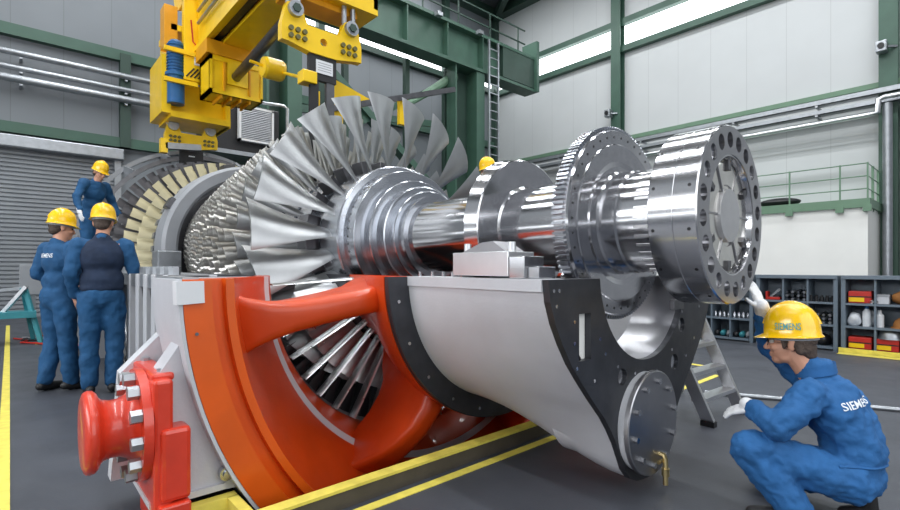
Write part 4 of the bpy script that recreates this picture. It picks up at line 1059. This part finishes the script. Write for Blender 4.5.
def hat(parent, hc, F, U, s, text=None, side=1):
    F = Vector(F).normalized(); U = Vector(U); Rr = F.cross(U).normalized(); U = Rr.cross(F).normalized()
    rot = Matrix((Rr, F, U)).transposed()
    mb = MB(); n = 40
    prof = [(.000, 1.0), (.035, .985), (.07, .94), (.10, .86), (.125, .73), (.143, .54), (.153, .30), (.157, .0001)]
    rings = []
    for h, k_ in prof:
        ring = []
        for q in range(n):
            t = 2*pi*q/n; x = .106*k_*cos(t); y = .124*k_*sin(t)
            ring.append(Vector(hc)+rot @ (Vector((x, y-.005, h+.045+(.006*cos(t*2)**8 if False else 0)))*s))
        rings.append(ring)
    mb.rings(rings, cap=False)
    # brim with longer peak in front
    r0, r1, r2 = [], [], []
    for q in range(n):
        t = 2*pi*q/n; fx_ = max(0, sin(t))**3
        for L_, e, dz in ((r0, .0, .0), (r1, .010+.036*fx_, -.012-.010*fx_), (r2, -.006, -.006)):
            ring_ = Vector(((.106+e)*cos(t), (.124+e)*sin(t)-.005, .045+dz)); L_.append(Vector(hc)+rot @ (ring_*s))
    mb.rings([r0, r1, r2], cap=False)
    # centre ridge
    rd = []
    for k_ in range(15):
        t = R(18)+(pi-R(36))*k_/14
        rd.append(Vector(hc)+rot @ (Vector((0, .122*cos(t)-.005, .045+.156*sin(t)))*s))
    mb.tube(rd, .012*s, 8)
    o = mb.build('hard_hat', 'hat_yellow', parent, local=True, sharp=60)
    # inner headband
    hb = MB(); a_, b_ = [], []
    for q in range(n):
        t = 2*pi*q/n
        a_.append(Vector(hc)+rot @ (Vector((.092*cos(t), .116*sin(t)-.005, .05))*s)); b_.append(Vector(hc)+rot @ (Vector((.088*cos(t), .110*sin(t)-.008, .018))*s))
    hb.rings([a_, b_], cap=False); hb.build('headband', 'cast_grey_mid', o, local=True)
    if text:
        lettering(o, text, 'print_teal', Vector(hc)+rot @ (Vector((-.30, .0, .088))*s), rot @ Vector((0, -1, 0)), U, rot @ Vector((-1, 0, 0)), .034*s, .11*s)
    return o
def lettering(surf, text, m, center, right, up, normal, size, width, name='lettering'):
    cu = bpy.data.curves.new('t', 'FONT'); cu.body = text; cu.size = 1; cu.align_x = 'CENTER'; cu.align_y = 'CENTER'; cu.offset = .012; cu.resolution_u = 3
    to = bpy.data.objects.new('t', cu); COL.objects.link(to)
    dg = bpy.context.evaluated_depsgraph_get(); dg.update()
    me = bpy.data.meshes.new_from_object(to.evaluated_get(dg)); bpy.data.objects.remove(to); bpy.data.curves.remove(cu)
    bm = bmesh.new(); bm.from_mesh(me)
    bmesh.ops.triangulate(bm, faces=bm.faces[:])
    for _ in range(2): bmesh.ops.subdivide_edges(bm, edges=[e for e in bm.edges if e.calc_length() > .12], cuts=1)
    w_ = max(v.co.x for v in bm.verts)-min(v.co.x for v in bm.verts)
    h_ = max(v.co.y for v in bm.verts)-min(v.co.y for v in bm.verts)
    sd = surf.data; bvh = BVHTree.FromPolygons([v.co.copy() for v in sd.vertices], [list(p.vertices) for p in sd.polygons])
    right = right.normalized(); up = up.normalized(); normal = normal.normalized()
    for v in bm.verts:
        p = center+right*(v.co.x/w_*width)+up*(v.co.y/h_*size)
        hit = bvh.ray_cast(p, -normal, 2.0)
        v.co = (hit[0]+normal*.003) if hit[0] is not None else p-normal*.2
    bm.to_mesh(me); bm.free()
    me.materials.clear(); me.materials.append(MATS[m])
    o = bpy.data.objects.new(name, me); COL.objects.link(o); o.parent = surf
    return o
def hand_prims(mb, w, d, pn, side, s=1.0, curl=.5, spread=.06):
    """w wrist, d pointing direction, pn palm normal, side: thumb direction sign along d x pn"""
    d = Vector(d).normalized(); pn = Vector(pn); a = d.cross(pn).normalized()*side; pn = a.cross(d).normalized()*side if False else (pn-d*pn.dot(d)).normalized()
    w = Vector(w)
    for k_ in range(4):
        off = (k_-1.5)*.020*s
        mb.cap(w+d*.01*s+a*off*.7, .015*s, w+d*.085*s+a*off, .0125*s, 10)
    ln = [.066, .076, .072, .056]
    for k_ in range(4):
        off = (1.5-k_)*.020*s
        p = w+d*.088*s+a*off; dd = (d+a*(1.5-k_)*spread).normalized(); L = ln[k_]*s
        for seg, c_ in ((.45, .45), (.32, .9), (.23, 1.3)):
            ang = curl*c_
            q = p+(dd*cos(ang)+pn*sin(ang))*L*seg*1.05
            mb.cap(p, .0098*s, q, .0088*s, 8); p = q
    p = w+d*.02*s+a*.026*s
    q = p+(d*.65+a*.7+pn*.25).normalized()*.045*s; mb.cap(p, .014*s, q, .0115*s, 8)
    q2 = q+(d*.9+a*.25+pn*.35*(1+curl)).normalized()*.033*s; mb.cap(q, .0112*s, q2, .0095*s, 8)
def shoe(parent, ankle, heel_toe, s=1.0):
    a = Vector(ankle); f = Vector(heel_toe).normalized()
    mb = MB(); mb.cap(a-f*.05-Vector((0, 0, .035)), .042, a+f*.05-Vector((0, 0, .045)), .042)
    mb.cap(a+f*.05-Vector((0, 0, .045)), .045, a+f*.155-Vector((0, 0, .055)), .036); mb.cap(a, .042, a-Vector((0, 0, .05)), .04)
    o = blob('safety_shoe', mb, 'shoe', parent, .010, 3)
    return o
def standing(name, loc, face, hgt, label, J, vest=False, shirt='coverall_mid', voxel=.014, text=None, gl=True, hairc=True):
    """J overrides: joints in local frame x right, y facing, z up, for a 1.80 m figure"""
    k = hgt/1.80
    g = dict(pel=(0, 0, .96), wai=(0, .0, 1.10), che=(0, .01, 1.32), neck=(0, 0, 1.50), head=(0, .03, 1.655), face=(0, 1, 0), up=(0, 0, 1),
             sl=(-.185, 0, 1.45), el=(-.25, -.02, 1.17), hl=(-.25, .10, .94), sr=(.185, 0, 1.45), er=(.25, -.02, 1.17), hr=(.25, .10, .94),
             kl=(-.11, .02, .52), al=(-.12, -.02, .09), kr=(.11, .02, .52), ar=(.12, -.02, .09), fl=(-.2, 1, 0), fr=(.2, 1, 0))
    g.update(J)
    g = {a: (Vector(v)*k if a not in ('face', 'up', 'fl', 'fr') else Vector(v)) for a, v in g.items()}
    p = empty(name, loc, label, 'person', None, atan2(face[1], face[0])-pi/2)
    ORG[p.name] = Vector((0, 0, 0))
    # body: head, neck, trunk, limbs in one skin
    mb = MB(); P, rot = head_prims(mb, g['head'], g['face'], g['up'], k)
    mb.cap(g['neck']-Vector((0, 0, .03)), .062*k, g['head']-Vector((0, .01, .06)), .056*k)
    mb.cap(g['pel'], .085*k, g['wai'], .08*k); mb.cap(g['wai'], .08*k, g['che'], .085*k)
    for s_ in 'lr':
        mb.cap(g['che']+Vector((0, 0, .06)), .07*k, g['s'+s_], .055*k)
        mb.cap(g['s'+s_], .05*k, g['e'+s_], .04*k); mb.cap(g['e'+s_], .038*k, g['h'+s_], .028*k)
        hp = Vector(((-.09 if s_ == 'l' else .09)*k, 0, 0))+g['pel']-Vector((0, 0, .03))
        mb.cap(hp, .075*k, g['k'+s_], .05*k); mb.cap(g['k'+s_], .05*k, g['a'+s_], .036*k)
        dr = (g['h'+s_]-g['e'+s_]).normalized()
        if not gl: hand_prims(mb, g['h'+s_], dr, Vector((1 if s_ == 'l' else -1, .2, 0)), 1 if s_ == 'l' else -1, k, .45)
    body = blob('body', mb, 'skin', p, .010, 2)
    # coverall
    mb = MB()
    mb.ell(g['pel']+Vector((0, -.01, .0)), (.175*k, .135*k, .15*k)); mb.ell(g['wai'], (.165*k, .125*k, .16*k)); mb.ell(g['che'], (.185*k, .135*k, .18*k))
    mb.ell((g['sl']+g['sr'])/2-Vector((0, 0, .02*k)), (.19*k, .095*k, .085*k))
    mb.cap(g['neck']-Vector((0, 0, .06*k)), .085*k, g['neck']+Vector((0, -.012, -.005*k)), .072*k)
    for s_ in 'lr':
        mb.cap(g['s'+s_], .078*k, g['e'+s_], .062*k); mb.cap(g['e'+s_], .062*k, g['e'+s_].lerp(g['h'+s_], .93), .046*k)
        hp = Vector(((-.09 if s_ == 'l' else .09)*k, 0, 0))+g['pel']-Vector((0, 0, .04))
        mb.cap(hp, .11*k, g['k'+s_], .083*k); mb.cap(g['k'+s_], .084*k, g['a'+s_]+Vector((0, 0, .02)), .072*k)
    cov = blob('coverall', mb, shirt, p, voxel, 4, .036, .09)
    if vest:
        mb = MB(); mb.ell(g['wai']+Vector((0, 0, .0)), (.187*k, .148*k, .17*k)); mb.ell(g['che'], (.205*k, .156*k, .19*k)); mb.ell((g['sl']+g['sr'])/2-Vector((0, 0, .03*k)), (.172*k, .115*k, .10*k)); mb.ell(g['pel']+Vector((0, 0, .07*k)), (.185*k, .148*k, .07*k))
        mb.cap(g['neck']-Vector((0, 0, .06*k)), .095*k, g['neck']+Vector((0, -.012, -.01*k)), .079*k)
        blob('vest', mb, 'navy', p, voxel, 5, .018, .10)
    # gloves, shoes, hair, hat
    for s_ in 'lr':
        dr = (g['h'+s_]-g['e'+s_]).normalized()
        if gl:
            mb = MB(); mb.cap(g['h'+s_]-dr*.03, .036*k, g['h'+s_]+dr*.03, .034*k)
            hand_prims(mb, g['h'+s_], dr, Vector((1 if s_ == 'l' else -1, .2, 0)), 1 if s_ == 'l' else -1, k*1.05, .45)
            blob('glove', mb, 'glove', p, .006, 2)
        shoe(p, g['a'+s_], g['f'+s_])
    mb = MB(); mb.ell(P(0, -.030, .028), (.080*k, .086*k, .085*k), rot); mb.ell(P(0, -.055, -.03), (.066*k, .05*k, .05*k), rot)
    blob('hair', mb, 'hair', p, .008, 2)
    hat(p, P(0, 0, .0), g['face'], g['up'], k)
    ey = MB()
    for q in (-1, 1): ey.ell(P(q*.032, .083, .004), (.013*k, .012*k, .009*k), rot, 10, 8)
    ey.build('eyes', 'iris', p, local=True)
    return p, cov, g
W2 = standing('worker', (-5.84, .67, 0), (-1, .12), 1.80, 'worker in navy vest over blue coverall seen from behind, yellow helmet', dict(
    sl=(-.185, 0, 1.44), el=(-.245, -.03, 1.17), hl=(-.22, .10, .94), sr=(.19, 0, 1.44), er=(.275, .0, 1.16), hr=(.29, .12, .93), face=(.25, 1, -.15), head=(.01, .05, 1.66),
    kl=(-.10, .02, .52), al=(-.10, .0, .09), kr=(.11, .02, .52), ar=(.09, .02, .09)), vest=True, gl=False)
W1 = standing('worker', (-6.27, .36, 0), (-.45, .88), 1.76, 'worker in plain blue coverall turned to his colleague in the navy vest, hands in front', dict(
    el=(-.27, -.04, 1.18), hl=(-.12, .22, 1.05), er=(.27, .0, 1.17), hr=(.12, .24, 1.03), face=(.25, 1, -.15), al=(-.10, -.06, .09), ar=(.10, .06, .09)), gl=False)
lettering(W1[1], 'SIEMENS', 'print_white', Vector((0, -1, 1.34)), Vector((1, 0, 0)), Vector((0, 0, 1)), Vector((0, -1, 0)), .042, .17)
W3 = standing('worker', (-9.02, .91, ZS), (.80, .6), 1.62, 'worker in blue coverall and white gloves standing high beside the turbine end', dict(
    che=(0, .05, 1.32), neck=(0, .09, 1.49), head=(0, .15, 1.63), face=(.1, 1, -.45), up=(0, .4, 1), sl=(-.19, .06, 1.44), sr=(.19, .06, 1.44), el=(-.34, .05, 1.18), hl=(-.38, .16, .97), er=(.34, .08, 1.18), hr=(.38, .18, .96)))
W4 = standing('worker', (-4.75, 5.0, .95), (-.4, -.9), 1.76, 'worker behind the rotor shaft, only his yellow helmet showing above the disc', dict(face=(0, 1, -.2)), gl=False)
for (x0, x1, y0, y1, z, lab) in ((-5.3, -4.2, 4.6, 5.6, .95, 'steel work platform behind the casing'),):
    wp = empty('work_platform', ((x0+x1)/2, (y0+y1)/2, 0), lab, 'platform')
    MB().box(x0, x1, y0, y1, z-.06, z-.003).build('deck', 'galv', wp)
    for x in (x0+.05, x1-.05):
        for y in (y0+.05, y1-.05): MB().box(x-.03, x+.03, y-.03, y+.03, 0, z-.05).build('leg', 'galv', wp)
    if z > 1:
        MB().bar((x1-.05, y0+.05, z), (x1-.05, y0-.05, z+.95), .05).build('railing_post', 'galv', wp); MB().bar((x1-.05, y1-.05, z), (x1-.05, y1-.05, z+.95), .05).build('railing_post', 'galv', wp)
        MB().bar((x1-.05, y0, z+.92), (x1-.05, y1, z+.95), .05).build('rail', 'galv', wp)

# ---- crouching man
CO = Vector((-.678, 2.992, 0))
p = empty('crouching_worker', CO, 'worker crouching in front, blue coverall and yellow helmet, gloved hand touching the flange', 'person', None, atan2(-.221, -.975)-pi/2)
ORG[p.name] = Vector((0, 0, 0))
V = Vector
J = dict(pel=V((.0, -.20, .23)), wai=V((0, -.205, .36)), che=V((0, -.135, .53)), neck=V((0, -.055, .70)), head=V((0, .035, .84)),
         sl=V((-.19, -.035, .615)), el=V((-.30, .085, .475)), hl=V((-.205, .195, .525)), sr=V((.19, -.03, .64)), er=V((.25, .13, .78)), hr=V((.045, .165, 1.00)),
         hipl=V((-.11, -.185, .23)), kl=V((-.27, .195, .345)), al=V((-.26, .03, .09)), hipr=V((.10, -.18, .21)), kr=V((.17, .16, .12)), ar=V((.06, -.215, .13)))
Fd = V((.10, 1, -.06)); Ud = V((0, .10, 1))
mb = MB(); P, rot = head_prims(mb, J['head'], Fd, Ud, .96)
mb.cap(J['neck']-V((0, .02, .05)), .066, J['head']-V((0, .025, .06)), .060)
mb.cap(J['pel'], .07, J['wai'], .075); mb.cap(J['wai'], .075, J['che'], .08)
for s_ in 'lr':
    mb.cap(J['che']+V((0, 0, .06)), .06, J['s'+s_], .05); mb.cap(J['s'+s_], .048, J['e'+s_], .04); mb.cap(J['e'+s_], .036, J['h'+s_], .028)
    mb.cap(J['hip'+s_], .06, J['k'+s_], .05); mb.cap(J['k'+s_], .05, J['a'+s_], .036)
blob('body', mb, 'skin', p, .0052, 2)
mb = MB()
mb.ell(J['pel'], (.185, .135, .115)); mb.ell(J['wai'], (.18, .135, .165)); mb.ell(J['che'], (.20, .135, .15)); mb.ell(V((0, -.125, .60)), (.18, .115, .10)); mb.ell(J['che'].lerp(J['wai'], .5)-V((0, .015, 0)), (.185, .125, .15))
mb.cap(J['sl']-V((-.04, .03, .01)), .07, J['sr']-V((.04, .03, .01)), .07)
mb.cap(J['neck']-V((0, .02, .06)), .09, J['neck']+V((0, -.012, .005)), .078)
for s_ in 'lr':
    mb.cap(J['s'+s_], .078, J['e'+s_], .066); mb.cap(J['e'+s_], .066, J['e'+s_].lerp(J['h'+s_], .86), .050)
    mb.cap(J['hip'+s_], .112, J['k'+s_], .088); mb.cap(J['k'+s_], .088, J['a'+s_]+V((0, 0, .02)), .078)
cov = blob('coverall', mb, 'coverall', p, .0085, 4, .046, .075)
# waist seam
bv = BVHTree.FromPolygons([v.co.copy() for v in cov.data.vertices], [list(q_.vertices) for q_ in cov.data.polygons])
pts = []
for q in range(33):
    t = R(150)+R(240)*q/32
    d_ = V((cos(t), sin(t), 0)); o_ = V((0, -.205, .315))
    h_ = bv.ray_cast(o_+d_*.6, -d_, .6)
    if h_[0] is not None and (h_[0]-o_).length < .24: pts.append(h_[0]+d_*.002)
if len(pts) > 4: MB().tube(pts, .006, 6).build('waist_seam', 'coverall', p, local=True)
# collar
cl_ = MB(); ra, rb_ = [], []
for q in range(28):
    t = 2*pi*q/28
    ra.append(J['neck']+V((.088*cos(t), .086*sin(t)-.012, -.012-.02*sin(t)))); rb_.append(J['neck']+V((.080*cos(t), .080*sin(t)-.008, .035-.025*sin(t))))
cl_.rings([ra, rb_, [v+V((0, 0, -.004))+(J['neck']-v)*.07 for v in rb_]], cap=False); cl_.build('collar', 'coverall', p, local=True)
nrm = V((-.72, -.66, .22))
lettering(cov, 'SIEMENS', 'print_white', V((-.095, -.205, .585))+nrm.normalized()*.6, V((.66, -.72, .16)), V((.05, .22, 1)), nrm, .036, .19)
# right hand on the flange rim, left hand on the knee
mb = MB(); dr = (J['hr']-J['er']).normalized()
mb.cap(J['hr']-dr*.05, .040, J['hr']+dr*.03, .036); hand_prims(mb, J['hr'], V((-.10, .30, .95)), V((.35, .90, -.2)), 1, 1.0, .35, .10)
blob('glove', mb, 'glove', p, .0045, 2)
mb = MB(); dr = (J['hl']-J['el']).normalized()
mb.cap(J['hl']-dr*.04, .040, J['hl']+dr*.03, .036); hand_prims(mb, J['hl'], V((.25, .85, -.30)), V((.35, -.25, -.9)), -1, .92, .45, .09)
blob('glove', mb, 'glove', p, .0045, 2)
mb = MB(); mb.cap(J['er'].lerp(J['hr'], .83), .036, J['er'].lerp(J['hr'], .95), .033)
mb.build('wrist', 'skin', p, local=True)
shoe(p, J['al'], (-.1, 1, 0))
mb = MB(); a_ = J['ar']
mb.cap(a_+V((0, -.045, .03)), .042, a_+V((0, -.06, -.10)), .040); mb.cap(a_+V((0, -.06, -.10)), .042, a_+V((0, .03, -.125)), .036); mb.cap(a_, .04, a_+V((0, -.04, 0)), .042)
blob('safety_shoe', mb, 'shoe', p, .009, 3)
# hair, face details
mb = MB(); mb.ell(P(0, -.026, .030), (.0805, .090, .086), rot); mb.ell(P(0, -.062, -.025), (.070, .046, .055), rot); mb.ell(P(0, -.075, -.06), (.056, .032, .03), rot)
for q in (-1, 1): mb.cap(P(q*.076, .028, .02), .012, P(q*.074, .026, -.022), .008)
for q in (-1, 1): mb.cap(P(q*.074, -.03, .0), .020, P(q*.070, -.045, -.04), .018)
blob('hair', mb, 'hair', p, .006, 2, .008, .02)
for q in (-1, 1):
    e_ = MB().ell(P(q*.032, .084, .004), (.014, .012, .010), rot, 14, 10).build('eye', 'eye', p, local=True)
    MB().ell(P(q*.032, .0925, .003), (.0055, .005, .0055), rot, 10, 8).build('iris', 'iris', e_, local=True)
    MB().cap(P(q*.018, .099, .022), .005, P(q*.05, .088, .025), .004, 8).build('eyebrow', 'hair', p, local=True)
    pass
gl_ = MB()
for q in (-1, 1):
    pts = [P(q*.034+.022*cos(2*pi*k_/16), .104-.10*abs(.022*cos(2*pi*k_/16)), .002+.016*sin(2*pi*k_/16)) for k_ in range(17)]
    gl_.tube(pts, .0016, 6); gl_.tube([P(q*.056, .100, .006), P(q*.080, .06, .008), P(q*.084, -.01, .008)], .0016, 6)
gl_.tube([P(-.012, .108, .006), P(.012, .108, .006)], .0016, 6)
gl_.build('glasses', 'black', p, local=True)
hat(p, P(0, 0, .0), Fd, Ud, 1.0, 'SIEMENS')
# floor stain by the drain
# ================================================================== LIGHT
def area(name, loc, rot, sx_, sy_, e, col=(1, 1, 1)):
    l = bpy.data.lights.new(name, 'AREA'); l.shape = 'RECTANGLE'; l.size = sx_; l.size_y = sy_; l.energy = e; l.color = col
    o = bpy.data.objects.new(name, l); COL.objects.link(o); o.location = loc; o.rotation_euler = rot
    return o
for y in (-4, 1.5, 7, 12.5):
    area('hall_lamp_row', (-5, y, WZ-.45), (0, 0, 0), 20, .45, 1080, (.95, .98, 1))
# unseen fill light added beyond the coupling end for the front faces
area('coupling_end_fill', (5.8, 1.5, 4.5), Vector((-1, .05, -.22)).to_track_quat('-Z', 'Y').to_euler(), 9, 6, 420, (.95, .98, 1))
# added camera-side fill light standing in for a flash, brightens the grey housing
area('camera_side_fill', (-3.5, -7.7, 4.2), Vector((-.05, 1, -.25)).to_track_quat('-Z', 'Y').to_euler(), 9, 2.6, 650, (.97, .98, 1))
wd = bpy.data.worlds.new('World'); SC.world = wd; wd.use_nodes = True
bg = wd.node_tree.nodes['Background']; bg.inputs[0].default_value = (.80, .86, .95, 1); bg.inputs[1].default_value = .28

# ================================================================== CAMERA
cam = bpy.data.cameras.new('Camera'); co = bpy.data.objects.new('Camera', cam); COL.objects.link(co)
cam.sensor_width = 36; cam.lens = 36*492/900; cam.shift_y = 13/900; cam.clip_start = .05; cam.clip_end = 200
co.location = (0, 0, H)
fwd = Vector((-.7453, .6667, 0))
co.rotation_euler = fwd.to_track_quat('-Z', 'Y').to_euler()
SC.camera = co
SC.view_settings.view_transform = 'Standard'; SC.view_settings.look = 'None'; SC.view_settings.gamma = 1; SC.view_settings.exposure = 0.0; SC.view_settings.use_curve_mapping = False
try:
    SC.cycles.use_denoising = True; SC.cycles.max_bounces = 8; SC.cycles.glossy_bounces = 4; SC.cycles.caustics_reflective = False; SC.cycles.sample_clamp_indirect = 6
except Exception: pass
